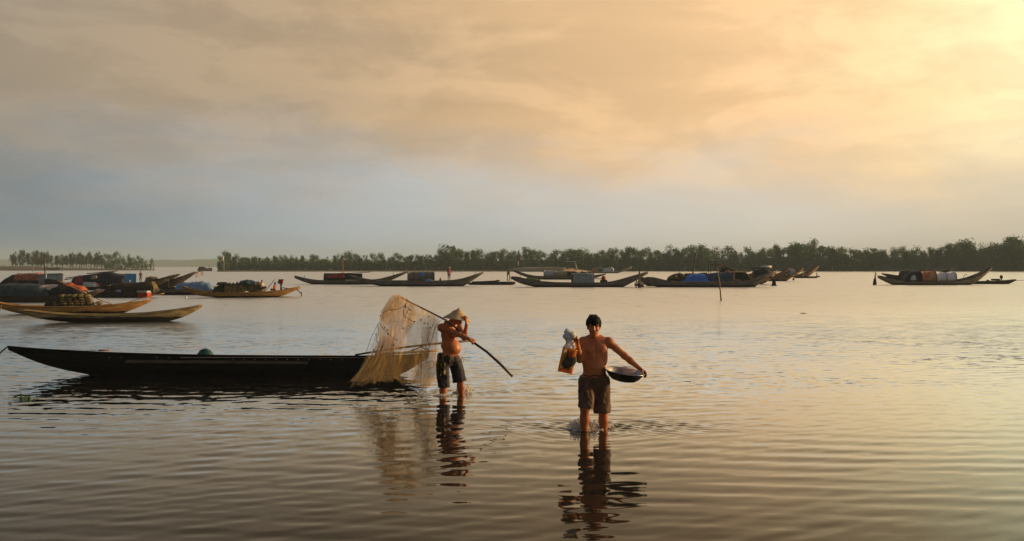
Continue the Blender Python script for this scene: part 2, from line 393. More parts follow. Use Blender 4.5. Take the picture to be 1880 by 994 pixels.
    sp = t_.n('ShaderNodeSeparateXYZ'); t_.put(sp.inputs[0], pos)
    big = t_.noise(t_.mapping(pos, (.10, .16, 1)), 1.0, 3, .6, .5)
    t_.put(bs.inputs['Base Color'], t_.ramp(t_.noise(pos, .5, 3), [(.3, (.020, .016, .011)), (.7, (.030, .024, .017))]))
    bs.inputs['IOR'].default_value = 1.333
    # ripple slopes straight from noise vectors, so that they hold at any distance
    def slopes(scale, loc, amp, det=2):
        nd = t_.n('ShaderNodeTexNoise'); t_.put(nd.inputs['Vector'], t_.mapping(pos, scale, loc)); nd.inputs['Scale'].default_value = 1.0
        nd.inputs['Detail'].default_value = det; nd.inputs['Roughness'].default_value = .5
        v = t_.vm('SUBTRACT', nd.outputs['Color'], (.5, .5, .5)); return t_.vm('MULTIPLY', v, (amp * .55, amp, 0.0))
    def scaled(v, f):
        nd = t_.n('ShaderNodeVectorMath', operation='SCALE'); t_.put(nd.inputs[0], v); t_.put(nd.inputs['Scale'], f); return nd.outputs[0]
    wind = t_.mr(big, .38, .60, .30, 1.0)
    amt = t_.m('MULTIPLY', t_.mr(sp.outputs[1], 8.0, 19.0, .06, .55), wind)
    amt2 = t_.m('MULTIPLY', t_.mr(sp.outputs[1], 16.0, 70.0, 0.0, 1.0), .9)
    sl = t_.vm('ADD', t_.vm('ADD', scaled(slopes((3.4, 5.6, 1), (0, 0, 0), .44), amt), scaled(slopes((8.0, 14.0, 1), (4, 1, 0), .30), amt)), scaled(slopes((1.0, 1.7, 1), (9, 2, 0), .62, 3), amt2))
    nrm = t_.vm('NORMALIZE', t_.vm('ADD', t_.n('ShaderNodeNewGeometry').outputs['Normal'], sl))
    t_.put(bs.inputs['Normal'], nrm); bs.inputs['Specular IOR Level'].default_value = 0.0; bs.inputs['Roughness'].default_value = .6
    fr = t_.n('ShaderNodeFresnel'); fr.inputs['IOR'].default_value = 1.333; t_.put(fr.inputs['Normal'], nrm)
    refl = t_.ramp(fr.outputs[0], [(0, (.02,) * 3), (.10, (.05,) * 3), (.20, (.12,) * 3), (.28, (.30,) * 3), (.40, (.66,) * 3), (.52, (.90,) * 3), (.75, (.95,) * 3)], 'LINEAR')
    gl = t_.n('ShaderNodeBsdfGlossy'); gl.inputs['Color'].default_value = (.885, .95, 1.0, 1); t_.put(gl.inputs['Normal'], nrm); t_.put(gl.inputs['Roughness'], t_.mr(sp.outputs[1], 12.0, 60.0, .03, .36))
    mxs = t_.n('ShaderNodeMixShader'); t_.put(mxs.inputs[0], refl); t_.t.links.new(bs.outputs[0], mxs.inputs[1]); t_.t.links.new(gl.outputs[0], mxs.inputs[2])
    t_.t.links.new(mxs.outputs[0], m.node_tree.nodes['Material Output'].inputs[0])
    me.materials.append(m)
    o = link('water', me); tag(o, 'calm brown lagoon water with fine ripples', kind='structure')
water()

# ------------------------------------------------------------------ far land
def strip(name, pts, mat_, label, depth_m, base=-.4):
    """pts: (px, py_top, wl) along the near edge; a low bank with an uneven face running back depth_m"""
    mb = MB(); rows = []; n = len(pts)
    for k, (fy, fz) in enumerate([(0, None), (.05, .35), (.2, .85), (.45, 1.0), (1, 1.05)]):
        r = []
        for (px, pt, wl) in pts:
            D = depth(wl); x = (px - CX) * D / F; h = (wl - pt) * D / F
            j = mnoise.noise(Vector((px * .08, k * 3.1, 1))) * .25
            z = base if fz is None else h * fz * (1 + j) + .02
            r.append((x * (1 + fy * depth_m / D), D + fy * depth_m + j * 2, z))
        rows.append(r)
    mb.grid(rows); o = mb.build(name, mat_); tag(o, label, kind='structure'); return o
def dense(pts, step):
    out = []
    for a, b in zip(pts[:-1], pts[1:]):
        k = max(1, int((b[0] - a[0]) / step))
        out += [tuple(a[i] + (b[i] - a[i]) * j / k for i in range(len(a))) for j in range(k)]
    return out + [pts[-1]]
strip('shore_bank', dense([(398, 498.5, 499.2), (410, 497.5, 499.3), (900, 497, 499), (1200, 495, 498.4), (1400, 492, 498), (1480, 490, 498.4), (1700, 489, 498.6), (1990, 488.5, 498.8)], 7), M['mud'], 'dark mud bank under the far tree line', 60)
strip('sand_spit', dense([(925, 497.6, 498.6), (945, 492.5, 499.2), (1000, 491.5, 499.4), (1035, 491.6, 499.5), (1062, 495.5, 499.2), (1085, 498.3, 498.8)], 5), M['sand'], 'pale sandy spit in front of the far trees', 9)
strip('islet_bank', dense([(-120, 490, 497.2), (0, 491, 497.3), (60, 491, 497.3), (115, 492.5, 497.2), (180, 494, 497), (270, 495.5, 496.8), (285, 496.5, 496.9)], 7), M['mud'], 'low brown bank of the wooded islet', 50)
strip('far_shore', dense([(-200, 489.6, 490.6), (200, 489.9, 490.6), (400, 490.1, 490.6), (700, 490.2, 490.6), (1000, 490.2, 490.6)], 20), M['mud'], 'thin line of the farthest shore', 40)
def hills():
    mb = MB(); Dh = 2300.0; pts = []
    for px in range(-300, 1200, 12):
        h = 475 + 5 * mnoise.noise(Vector((px * .006, 2, 0))) + 1.2 * mnoise.noise(Vector((px * .05, 5, 0))) + max(0, (px - 560)) * .02
        pts.append((px, h))
    rows = []
    for fy, fz in [(0, 0), (.3, .55), (.7, 1), (1.2, .6)]:
        rows.append([(P(px, h, Dh).x, Dh + fy * 300, max(-.5, P(px, h, Dh).z * fz + mnoise.noise(Vector((px * .03, fy * 4, 3))) * 1.5) if fz else -.5) for px, h in pts])
    mb.grid(rows); o = mb.build('hills', M['hill']); tag(o, 'low blue hills fading into the haze', kind='structure')
hills()

# ------------------------------------------------------------------ trees
def tree_meshes(i, lanky):
    q = random.Random(50 + i + 100 * lanky); H = 1.0
    tr = MB(); pts = [(0, 0, -.08)]
    for k in range(1, 6): pts.append((q.gauss(0, .012) * k, q.gauss(0, .012) * k, .17 * k))
    tr.tube(pts, [.024 - .0035 * k for k in range(6)], 5)
    cl = []
    nclump = q.randint(12, 16) if lanky else q.randint(14, 19)
    for c in range(nclump):
        z = q.uniform(.30, .97) if lanky else q.uniform(.05, .95)
        wmax = (.17 if lanky else .34) * math.sqrt(max(.05, 1 - ((z - .52) / .52) ** 2))
        a = q.uniform(0, 6.28); r_ = wmax * math.sqrt(q.random())
        cl.append((r_ * math.cos(a), r_ * math.sin(a), z, q.uniform(.06, .105) if lanky else q.uniform(.12, .19)))
        j = min(4, max(1, int(z / .17))); b = pts[j]
        tr.tube([b, ((b[0] + cl[-1][0]) / 2, (b[1] + cl[-1][1]) / 2, (b[2] * .4 + z * .6) - .02), cl[-1][:3]], [.009, .006, .003], 4, False)
    v = []
    for (x, y, z, r_) in cl:
        for _ in range(60 if lanky else 90):
            d_ = Vector((q.gauss(0, 1), q.gauss(0, 1), q.gauss(0, .8))); d_ = d_.normalized() * r_ * q.random() ** .45 * q.uniform(.8, 1.5); d_.z *= 1.7 if lanky else 1.0
            c = Vector((x, y, z)) + d_; s_ = q.uniform(.02, .042)
            u = Vector((q.gauss(0, 1), q.gauss(0, 1), q.gauss(0, .6))).normalized(); n_ = u.cross(Vector((q.gauss(0, 1), q.gauss(0, 1), q.gauss(0, 1)))).normalized()
            v += [c - u * s_, c + n_ * s_ * .55, c + u * s_, c - n_ * s_ * .55]
    f = [(4 * k, 4 * k + 1, 4 * k + 2, 4 * k + 3) for k in range(len(v) // 4)]
    return mesh_from('trunk', tr.v, tr.f, M['trunk']), mesh_from('crown', v, f, M['leaf_far' if lanky else 'leaf'], False)
BUSHY = [tree_meshes(i, 0) for i in range(7)]; LANKY = [tree_meshes(i, 1) for i in range(5)]
def tree(px, py_top, D, var, wide, label, group, name='mangrove_tree', base_z=.3):
    p = P(px, py_top, D); h = p.z - base_z
    e = empty(name, (p.x, D, base_z), label, 'tree', group)
    e.rotation_euler = (random.gauss(0, .05), random.gauss(0, .05), random.uniform(0, 6.28)); e.scale = (h * wide, h * wide, h)
    link('trunk', var[0], e); link('crown', var[1], e); return e
SKY = [(398, 480), (406, 470), (418, 466), (440, 472), (480, 474), (520, 473), (560, 475), (600, 474), (640, 468), (700, 470), (760, 470), (800, 468), (828, 454), (850, 462), (905, 467), (940, 466), (975, 459), (1000, 465), (1050, 461), (1100, 464), (1160, 456), (1200, 463), (1292, 454), (1350, 462), (1400, 460), (1470, 450), (1500, 453), (1530, 460), (1600, 459), (1700, 458), (1768, 448), (1800, 455), (1835, 452), (1862, 441), (1900, 446), (1990, 450)]
MARKS = [(404, 'at the left tip of the far wood'), (440, 'just right of the white box pole'), (485, 'beyond the bundle laden tan sampan'), (530, 'left of the first grey sampan tip'), (575, 'above the left end of the red tarp sampan'),
         (612, 'behind the red tarp'), (650, 'behind the dark sampan cabin'), (690, 'between the dark cabin and the round grey hut'), (735, 'above the crossed sampan tips'), (775, 'behind the round grey hut'), (815, 'behind the pink shirted person'),
         (860, 'above the tip right of the pink shirted person'), (905, 'behind the low flat raft boat'), (945, 'at the left end of the sandy spit'), (985, 'behind the sandy spit'), (1030, 'left of the stilt hut on the spit'), (1070, 'right of the stilt hut'),
         (1115, 'behind the white and teal cargo'), (1155, 'above the tip of the far cargo sampan'), (1195, 'right of the tall leaning mooring pole'), (1240, 'behind the round brown net bale'), (1280, 'behind the bright blue tarp'),
         (1325, 'behind the bare canopy frame'), (1370, 'left of the silver roll'), (1410, 'behind the silver roll'), (1450, 'behind the raised tan prows'), (1490, 'above the dark bank hut'), (1535, 'right of the last raised tan prow'),
         (1580, 'above the open water left of the lone stakes'), (1625, 'above the left tip of the red cloth boat'), (1675, 'behind the black tarp tent'), (1720, 'behind the red printed cloth'), (1765, 'behind the silver arched canopy'), (1815, 'behind the rightmost raised prow'), (1860, 'at the right edge of the far wood'), (1910, 'beyond the right edge')]
xs, ys = zip(*SKY)
def near_mark(px): return min(MARKS, key=lambda m_: abs(m_[0] - px))[1]
for row, (Dr, step, off) in enumerate([(352, 14.5, 0), (366, 15.5, 3), (382, 17, -1)]):
    px = 404.0 + row * 6
    while px < 1965:
        rel = random.gauss(-.4, 3.0); top = np.interp(px, xs, ys) + off + rel; D = Dr + random.uniform(-4, 4)
        if px > 1500: D -= 8
        L = near_mark(px); r_ = random.random()
        var = random.choice(BUSHY) if r_ < .8 else random.choice(LANKY)
        kindw = 'bushy' if var in BUSHY else 'thin loose'
        rw = ('front', 'middle', 'back')[row] + ' row' + (' tall' if rel < -1.9 else ' low' if rel > 1.2 else '')
        tree(px, top, D, var, random.uniform(.62, 1.05) if var in BUSHY else random.uniform(.8, 1.1), f'{rw} {kindw} tree {L}', f'{kindw} trees {L}')
        px += step * random.uniform(.65, 1.4)
for px, top, lab in [(828, 453, 'tallest dense tree in the middle of the far wood behind the pink shirted person'), (1162, 455, 'thin tall tree rising above the far wood by the leaning mooring pole'), (1292, 452, 'tall tree rising over the boat with a bright blue tarp'),
                     (1468, 449, 'tall forked tree rising above the row of raised tan prows'), (1766, 446, 'slim tall tree above the silver arched boat canopy'), (1858, 440, 'tallest tree of the wood at the right edge'), (416, 465, 'round tree at the left tip of the far wood')]:
    tree(px, top, 347, random.choice(BUSHY[:4]), .7, lab, None)
px = 22.0; k = 0
ISLET = [(26, 'above the black cargo heap'), (52, 'above the crumpled red brown tarp'), (80, 'beside the tall dark stake'), (102, 'above the blue grey panels'), (128, 'above the low green net fence end'), (148, 'above the maroon tarp'), (170, 'above the pale grey sheet'), (195, 'above the navy awning'), (220, 'left of the blue sign panel'), (242, 'above the blue sign panel'), (262, 'above the standing person in navy'), (282, 'at its right tip')]
while px < 283:
    top = np.interp(px, [20, 30, 60, 75, 90, 130, 165, 200, 240, 262, 283], [468, 463, 464, 462, 467, 465, 464, 466, 470, 472, 478]) 
    dense_ = px > 188; rel = random.gauss(1.2, 2.4); top += rel; where = min(ISLET, key=lambda m_: abs(m_[0] - px))[1]; k += 1
    kindw = ('tall ' if rel < .2 else 'low ' if rel > 1.8 else '') + ('bushy' if dense_ else 'lanky bare stemmed')
    tree(px, top, 425 + random.uniform(-6, 6), random.choice(BUSHY if dense_ else LANKY), .62 if dense_ else random.uniform(.75, 1.15),
         f'{kindw} tree on the hazy islet {where}', f'islet trees {where}', 'islet_tree', .5)
    px += random.uniform(5.0, 8.5) if dense_ else random.uniform(4.0, 10.5)
def leaf_mass(name, pts, count, D0, dspread, size, label, mt, base):
    v = []; q = random.Random(9); px_, pt_ = zip(*pts)
    for _ in range(count):
        px = q.uniform(px_[0], px_[-1]); D = D0 + q.uniform(0, dspread); h = P(px, float(np.interp(px, px_, pt_)), D).z
        h *= .75 + .5 * mnoise.noise(Vector((px * .09, D * .1, 0)))
        c = Vector(((px - CX) * D / F, D, base + max(.3, h) * q.random() ** .8)); s_ = q.uniform(.6, 1.3) * size
        u = Vector((q.gauss(0, 1), q.gauss(0, 1), q.gauss(0, .6))).normalized(); n_ = u.cross(Vector((q.gauss(0, 1), q.gauss(0, 1), q.gauss(0, 1)))).normalized()
        v += [c - u * s_, c + n_ * s_ * .6, c + u * s_, c - n_ * s_ * .6]
    f = [(4 * k, 4 * k + 1, 4 * k + 2, 4 * k + 3) for k in range(len(v) // 4)]
    o = link(name, mesh_from(name, v, f, mt, False)); tag(o, label, kind='stuff')
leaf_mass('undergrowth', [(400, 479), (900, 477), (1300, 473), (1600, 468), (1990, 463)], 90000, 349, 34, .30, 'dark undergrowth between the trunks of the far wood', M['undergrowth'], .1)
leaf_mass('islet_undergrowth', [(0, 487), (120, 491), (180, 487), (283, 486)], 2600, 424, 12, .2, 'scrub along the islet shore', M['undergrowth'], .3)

# ------------------------------------------------------------------ boats
def boat(name, label, wl, top, bot, beam, m_hull, yaw=0.0, roll=0.0, thwarts=(), m_rail=None, tip_w=.22, group=None, m_in=None, dy=0.0, n=44, posts=()):
    """top / bot: outline of the near side (photo columns and rows) of the sheer line and of the underside.
    Returns a helper that turns such a row and column into a point in the boat's own frame."""
    D = depth(wl) + dy; s = D / F; pc = (top[0][0] + top[-1][0]) / 2; cy = math.cos(R(yaw))
    root = empty(name, ((pc - CX) * s, D, 0), label, 'boat', group); root.rotation_euler = (R(roll), 0, R(yaw))
    tx, tz = zip(*[((p[0] - pc) * s / cy, CAM_H - (p[1] - HZ) * s) for p in top])
    bx, bz = zip(*[((p[0] - pc) * s / cy, CAM_H - (p[1] - HZ) * s) for p in bot])
    xs_ = np.linspace(tx[0], tx[-1], n); L = xs_[-1] - xs_[0]
    zt, zb = np.interp(xs_, tx, tz), np.interp(xs_, bx, bz)
    for _ in range(2): zt[1:-1] = (zt[:-2] + 2 * zt[1:-1] + zt[2:]) / 4; zb[1:-1] = (zb[:-2] + 2 * zb[1:-1] + zb[2:]) / 4
    u = (xs_ - xs_[0]) / L
    hw = beam / 2 * (tip_w + (1 - tip_w) * np.clip(np.sin(np.pi * np.clip(u, 0, 1)), 0, 1) ** .6)
    zb = np.minimum(zb, zt - .03); th = .03
    rows = []
    for i in range(n):
        w_, a, b = hw[i], zt[i], zb[i]; m1 = b + (a - b) * .5; fl = min(b + .07, a - .015); t_ = min(th, w_ * .3)
        sec = [(-w_, a), (-w_ * .93, m1), (-w_ * .74, b), (0, b - .015), (w_ * .74, b), (w_ * .93, m1), (w_, a),
               (w_ - t_, a), (w_ * .91 - t_, max(m1, fl)), (w_ * .72 - t_ * .5, fl), (0, fl), (-w_ * .72 + t_ * .5, fl), (-w_ * .91 + t_, max(m1, fl)), (-w_ + t_, a)]
        # y is measured from the near gunwale's line so that the outline belongs to the near side
        rows.append([(xs_[i], p[0] + beam / 2, p[1]) for p in sec])
    mb = MB(); mb.grid(rows, close_u=True); nn = 14
    mb.cap(0, nn, False); mb.cap((n - 1) * nn, nn, True)
    h = mb.build('hull', m_hull, root, smooth=False)
    mr_ = m_rail or m_hull
    for sg in (-1, 1):
        r = MB(); r.tube([(xs_[i], sg * (hw[i] + .006) + beam / 2, zt[i] + .004) for i in range(n)], max(.018, beam * .018), 6); r.build('gunwale', mr_, root)
    for px in thwarts:
        x = (px - pc) * s / cy; z = float(np.interp(x, xs_, zt)); w_ = float(np.interp(x, xs_, hw))
        MB().box((x, beam / 2, z - .035), (.06, w_ - .02, .018)).build('thwart', m_in or mr_, root, smooth=False)
    for (px, hgt) in posts:
        x = (px - pc) * s / cy; z = float(np.interp(x, xs_, zt)); MB().tube([(x, beam * .3, z - .25), (x, beam * .3, z + hgt * s)], .025, 6).build('mooring_post', M['stake'], root)
    # end boards closing the raised tips
    for i, k in ((1, 1), (n - 2, -1)):
        MB().box((xs_[i], beam / 2, zt[i] - .012), (L * .012, hw[i] - .015, .014), ry=math.atan2(zt[i] - zt[i + k], abs(xs_[i + k] - xs_[i])) * k).build('end_board', mr_, root, smooth=False)
    f = dict(root=root, D=D, s=s, pc=pc, cy=cy, beam=beam, xs=xs_, zt=zt, zb=zb, yaw=R(yaw))
    f['loc'] = lambda px, py, y=None: Vector(((px - pc) * s / cy, beam / 2 if y is None else y, CAM_H - (py - HZ) * s))
    f['world'] = lambda px, py, y=None: Matrix.Translation(root.location) @ Matrix.Rotation(R(yaw), 4, 'Z') @ f['loc'](px, py, y)
    return f

def mound_mesh(name, prof, pb, b, thick, mt, expo=2.6, rough=.06, seed=0, nj=14, origin=None, ribs=0.0, sub=10, side=0.0):
    """prof: top outline (column, row); pb: base row; b: boat frame; a rounded loaf with a wrinkled skin"""
    pts = [];
    for a_, c_ in zip(prof[:-1], prof[1:]):
        k = max(1, int(sub * abs(c_[0] - a_[0]) / max(1e-6, prof[-1][0] - prof[0][0]) + .5))
        pts += [(a_[0] + (c_[0] - a_[0]) * j / k, a_[1] + (c_[1] - a_[1]) * j / k) for j in range(k)]
    pts.append(prof[-1]); y0 = b['beam'] / 2 + side; rows = []
    for i, (px, py) in enumerate(pts):
        p = b['loc'](px, py, y0); zb_ = b['loc'](px, pb, y0).z; h = max(.02, p.z - zb_); hy = thick / 2
        r = []
        for j in range(nj):
            a_ = math.pi * j / (nj - 1); c_, s_ = math.cos(a_), math.sin(a_)
            yy = -math.copysign(abs(c_) ** (2 / expo), c_) * hy; zz = abs(s_) ** (2 / expo) * h
            nz = mnoise.noise(Vector((p.x * 3.1 + seed, yy * 3 + seed, zz * 3))) * rough + mnoise.noise(Vector((p.x * 8 + seed, yy * 8, zz * 8 + seed))) * rough * .5
            rb = 1 + ribs * math.sin(i * 1.9)
            r.append(Vector((p.x, y0 + yy * rb * (1 + nz * 1.2), zb_ + zz * rb * (1 + nz))))
        rows.append(r)
    mb = MB(); mb.grid(rows); n_ = len(rows)
    mb.cap(0, nj, True); mb.cap((n_ - 1) * nj, nj)
    if origin is not None: mb.v = [tuple(Vector(p) - origin) for p in mb.v]
    return mb
def mound(name, label, cat, prof, pb, b, thick, mt, group=None, parent=None, **kw):
    """a thing lying on boat b (or a part of it, with parent)"""
    if parent is not None:
        o = mound_mesh(name, prof, pb, b, thick, mt, **kw).build(name, mt, parent)
        if label: o['label'] = label
        return o
    o_ = b['loc']((prof[0][0] + prof[-1][0]) / 2, pb)
    o = mound_mesh(name, prof, pb, b, thick, mt, origin=o_, **kw).build(name, mt, None)
    o.matrix_world = Matrix.Translation(b['root'].location) @ Matrix.Rotation(b['yaw'], 4, 'Z') @ Matrix.Translation(o_)
    return tag(o, label, cat, group)
def arch(prof_l, prof_r, pt, pb, b, width, mt, name='canopy', label=None, open_h=.0, seams=0):
    """half-barrel hut roof on the boat: a curved sheet with thickness and dark hoop ends; parts of the boat"""
    nj = 17; out, inn = [], []
    for px in np.linspace(prof_l, prof_r, 7):
        t_ = b['loc'](px, pt); z0 = b['loc'](px, pb).z; h = t_.z - z0; ro, ri = [], []
        for j in range(nj):
            a_ = math.pi * j / (nj - 1)
            for rr, k in ((ro, 1.0), (ri, .95)):
                c_, s_ = math.cos(a_), math.sin(a_)
                rr.append((t_.x, b['beam'] / 2 - math.copysign(abs(c_) ** .55, c_) * width / 2 * k, z0 + abs(s_) ** .55 * h * k))
        out.append(ro + ri[::-1])
    mb = MB(); mb.grid(out, close_u=True); n2 = nj * 2; o = len(out) - 1
    for e, fl in ((0, 1), (o, 0)):
        for j in range(nj - 1): q = (e * n2 + j, e * n2 + j + 1, e * n2 + n2 - 2 - j, e * n2 + n2 - 1 - j); mb.f.append(q if fl else q[::-1])
    c = mb.build(name, mt, b['root'])
    if label: c['label'] = label
    for e, px in enumerate([prof_l, prof_r] + [prof_l + (prof_r - prof_l) * k / (seams + 1) for k in range(1, seams + 1)]):
        t_ = b['loc'](px, pt); z0 = b['loc'](px, pb).z; h = t_.z - z0
        pts = [(t_.x, b['beam'] / 2 - math.copysign(abs(math.cos(math.pi * j / 16)) ** .55, math.cos(math.pi * j / 16)) * width / 2 * 1.012, z0 + abs(math.sin(math.pi * j / 16)) ** .55 * h * 1.012) for j in range(17)]
        MB().tube(pts, .025, 5).build('hoop', M['metal_dark'], c)
    return c
def wavy_panel(px0, px1, pt, pb, b, y, mt, name='wall_panel', label=None, ridges=9, tilt=0.0):
    A = b['loc'](px0, pt, y); B = b['loc'](px1, pb, y); n_ = ridges * 4 + 1; f_, k_ = [], []
    rows = []
    for z, yy in ((B.z, 0), (A.z, tilt)):
        rows.append([(A.x + (B.x - A.x) * i / (n_ - 1), y + yy + .018 * math.sin(i * math.pi / 2), z) for i in range(n_)])
    back = [[(p[0], p[1] + .012, p[2]) for p in r] for r in rows]
    mb = MB(); mb.grid([rows[0], rows[1], back[1], back[0]], close_v=True); o = mb.build(name, mt, b['root'], smooth=False)
    if label: o['label'] = label
    return o
def stick(name, label, cat, a, c, r0, r1, mt, bend=0.0, group=None, parent=None, n=7):
    a, c = Vector(a), Vector(c); d_ = c - a; side = Vector((0, 0, 1)) if abs(d_.z) < d_.length * .7 else Vector((1, 0, 0))
    pts = [a + d_ * t + side * bend * math.sin(math.pi * t) - (a if parent is None else Vector()) for t in [i / 8 for i in range(9)]]
    o = MB().tube(pts, [r0 + (r1 - r0) * i / 8 for i in range(9)], n).build(name, mt, parent, a if parent is None else None)
    if parent is None: tag(o, label, cat, group)
    return o

# ---- foreground: the long black boat
fb = boat('long_boat', 'long black wooden boat lying low on the water behind the fisherman with the net', 693,
          [(-2, 636), (55, 641), (120, 645), (200, 649), (300, 652), (400, 654), (560, 655), (660, 655), (720, 654), (760, 652), (784, 649)],
          [(-2, 641), (55, 665), (100, 677), (162, 688), (215, 704), (690, 704), (732, 686), (764, 670), (784, 654)], .62, M['wood_black'], yaw=0, roll=-7.5, thwarts=(250, 470, 640), m_rail=M['wood_black'], m_in=M['wood_inner'])
def on_side(b, px, py, out=.012):
    """a point on the near side of the hull, a little proud of the planking"""
    p = b['loc'](px, py, 0); i = int(np.clip(np.searchsorted(b['xs'], p.x), 1, len(b['xs']) - 1)); a, c = b['zt'][i], b['zb'][i]
    u = (b['xs'][i] - b['xs'][0]) / (b['xs'][-1] - b['xs'][0]); hw = b['beam'] / 2 * (.22 + .78 * max(0, math.sin(math.pi * u)) ** .6)
    k = (p.z - c) / max(.01, a - c); w_ = hw * (np.interp(k, [0, .5, 1], [.74, .93, 1.0])); return Vector((p.x, b['beam'] / 2 - w_ - out, p.z))
mb = MB(); pts = [on_side(fb, px, 664 + (px - 228) * .006) for px in range(228, 572, 12)]
mb.grid([[p + Vector((0, -.012, -.026)), p + Vector((0, -.012, .026)), p + Vector((0, .03, .026)), p + Vector((0, .03, -.026))] for p in pts], close_u=True)
mb.cap(0, 4); mb.cap((len(pts) - 1) * 4, 4, True); mb.build('rubbing_strake', M['strake_wood'], fb['root'], smooth=False)
mb = MB(); pts = [on_side(fb, px, 656.8, .010) for px in range(330, 700, 14)]
mb.grid([[p + Vector((0, -.008, -.006)), p + Vector((0, -.008, .006)), p + Vector((0, .03, .006)), p + Vector((0, .03, -.006))] for p in pts], close_u=True)
mb.build('trim_strip', M['wood_pale'], fb['root'], smooth=False)
rv = MB().ell((0, 0, 0), (.012, .007, .012), 7, 5); rme = mesh_from('rivet', rv.v, rv.f, M['steel'])
for px in [197, 218, 286, 308, 344] + list(range(426, 640, 20)): link('rivet', rme, fb['root'], on_side(fb, px, 661 if px > 400 else 657, .006))
stick('bow_cleat', None, None, fb['loc'](0, 636), fb['loc'](16, 637), .022, .018, M['tarp_red_brown'], parent=fb['root'])
a = fb['world'](0, 638); stick('mooring_rope', 'dark rope running from the black boat tip down into the water', 'rope', a, P(-22, 672, fb['D'] + .1) , .013, .013, M['rope_dark'], -.03)
# teal tub in it
def tub(px0, px1, pt, pb, b):
    c = b['world']((px0 + px1) / 2, pb); r = (px1 - px0) / 2 * b['s']; h = (pb - pt) * b['s']
    e = empty('tub', c, 'upturned teal plastic tub lying in the black boat', 'tub')
    rows = []
    for k in range(9):
        a_ = math.pi / 2 * k / 8; rows.append([(r * math.cos(a_) * math.cos(q_ * math.pi / 14), r * math.cos(a_) * math.sin(q_ * math.pi / 14), -.15 + (h + .15) * math.sin(a_) ** .8) for q_ in range(28)])
    m_ = MB(); m_.grid(rows, close_u=True); m_.build('bowl', M['plastic_teal'], e)
    for k in (3, 5):
        a_ = math.pi / 2 * k / 8; MB().tube([((r * 1.01) * math.cos(a_) * math.cos(q_ * math.pi / 12), r * 1.01 * math.cos(a_) * math.sin(q_ * math.pi / 12), -.15 + (h + .15) * math.sin(a_) ** .8) for q_ in range(25)], .008, 5).build('rib', M['plastic_teal'], e)
tub(350, 384, 642.5, 654, fb)
# sandals / scraps on the gunwale near the bow
tag(MB().box((0, 0, 0), (.09, .04, .012), rz=.2).build('sandal', M['tarp_red_brown'], None, fb['world'](186, 644.5, .12)), 'small brown sandal on the bow deck of the black boat', 'sandal')
# oar frame at the right end of the boat
Dn = fb['D']
stick('oar', 'long pale oar sloping up past the fisherman from the black boat', 'oar', P(652, 652, Dn - .1), P(869, 625.5, Dn + .5), .016, .022, M['wood_pale'], .03)
stick('bamboo_pole', 'pale bamboo pole lying flat across the end of the black boat', 'pole', P(688, 650.5, Dn - .25), P(806, 644.5, Dn - .05), .024, .02, M['bamboo'], 0)
stick('bamboo_pole', 'short crossed bamboo stick under the oar on the black boat', 'pole', P(742, 649, Dn - .05), P(782, 634, Dn + .2), .013, .012, M['wood_pale'], 0)
stick('bamboo_pole', 'thin forked stick leaning on the oar above the black boat', 'pole', P(792, 646, Dn + .1), P(764, 634, Dn + .15), .011, .010, M['wood_pale'], 0)

# ---- left group, near to far
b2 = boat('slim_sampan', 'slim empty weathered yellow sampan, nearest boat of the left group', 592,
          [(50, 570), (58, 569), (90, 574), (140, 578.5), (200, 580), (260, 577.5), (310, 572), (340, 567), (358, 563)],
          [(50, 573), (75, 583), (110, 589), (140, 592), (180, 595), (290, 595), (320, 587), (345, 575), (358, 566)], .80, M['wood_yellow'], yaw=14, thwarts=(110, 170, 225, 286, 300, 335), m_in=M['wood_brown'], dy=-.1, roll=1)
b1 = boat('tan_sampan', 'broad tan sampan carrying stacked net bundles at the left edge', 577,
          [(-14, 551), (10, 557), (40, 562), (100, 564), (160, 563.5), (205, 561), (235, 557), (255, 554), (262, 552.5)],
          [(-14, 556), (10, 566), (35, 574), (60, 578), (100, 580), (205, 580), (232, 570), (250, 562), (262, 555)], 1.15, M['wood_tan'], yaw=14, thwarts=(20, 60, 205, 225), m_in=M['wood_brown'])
MB().tube([b1['loc'](13, 570, .12), b1['loc'](15, 562, .03), b1['loc'](16, 559, .1)], .012, 5).build('lashing', M['rope'], b1['root'])
random.seed(21)
for c in range(6):
    for r_ in range(5 if c < 5 else 2):
        x0 = 113 + c * 10.6 + r_ * -1.6 + (4 if c == 5 else 0); py = 563.5 - r_ * 4.4
        if x0 > 186: continue
        prof = [(x0, py - 2.5), (x0 + 2, py - 4.6), (x0 + 8, py - 4.9), (x0 + 10, py - 2.2)]
        mound('net_bundle', 'olive folded net bundle in the neat stack on the broad tan sampan', 'net bundle', prof, py, b1, .62 + random.uniform(-.05, .05), M['net_olive'], group='net bundles stacked on the tan sampan', rough=.10, seed=c * 7 + r_, sub=6, nj=10, side=-.08)
mound('net_heap', 'dark shaded net heap at the left end of the tan sampan stack', 'net', [(83, 562), (86, 552), (96, 547), (110, 545), (117, 547), (119, 556)], 564, b1, .8, M['net_dark'], rough=.12, seed=4)
stick('bamboo_pole', 'orange bamboo pole slanting down behind the net bundles of the tan sampan', 'pole', b1['world'](97, 516, 1.3), b1['world'](149, 540, .9), .028, .024, M['bamboo_orange'])
stick('bamboo_pole', 'orange bamboo pole resting on the right part of the tan sampan', 'pole', b1['world'](168, 549, .5), b1['world'](200, 562, .4), .022, .02, M['bamboo_orange'])
stick('bamboo_pole', 'bent bamboo boom reaching over the right tip of the tan sampan', 'pole', b1['world'](212, 561, .6), b1['world'](284, 541, .9), .022, .018, M['bamboo'], .04)

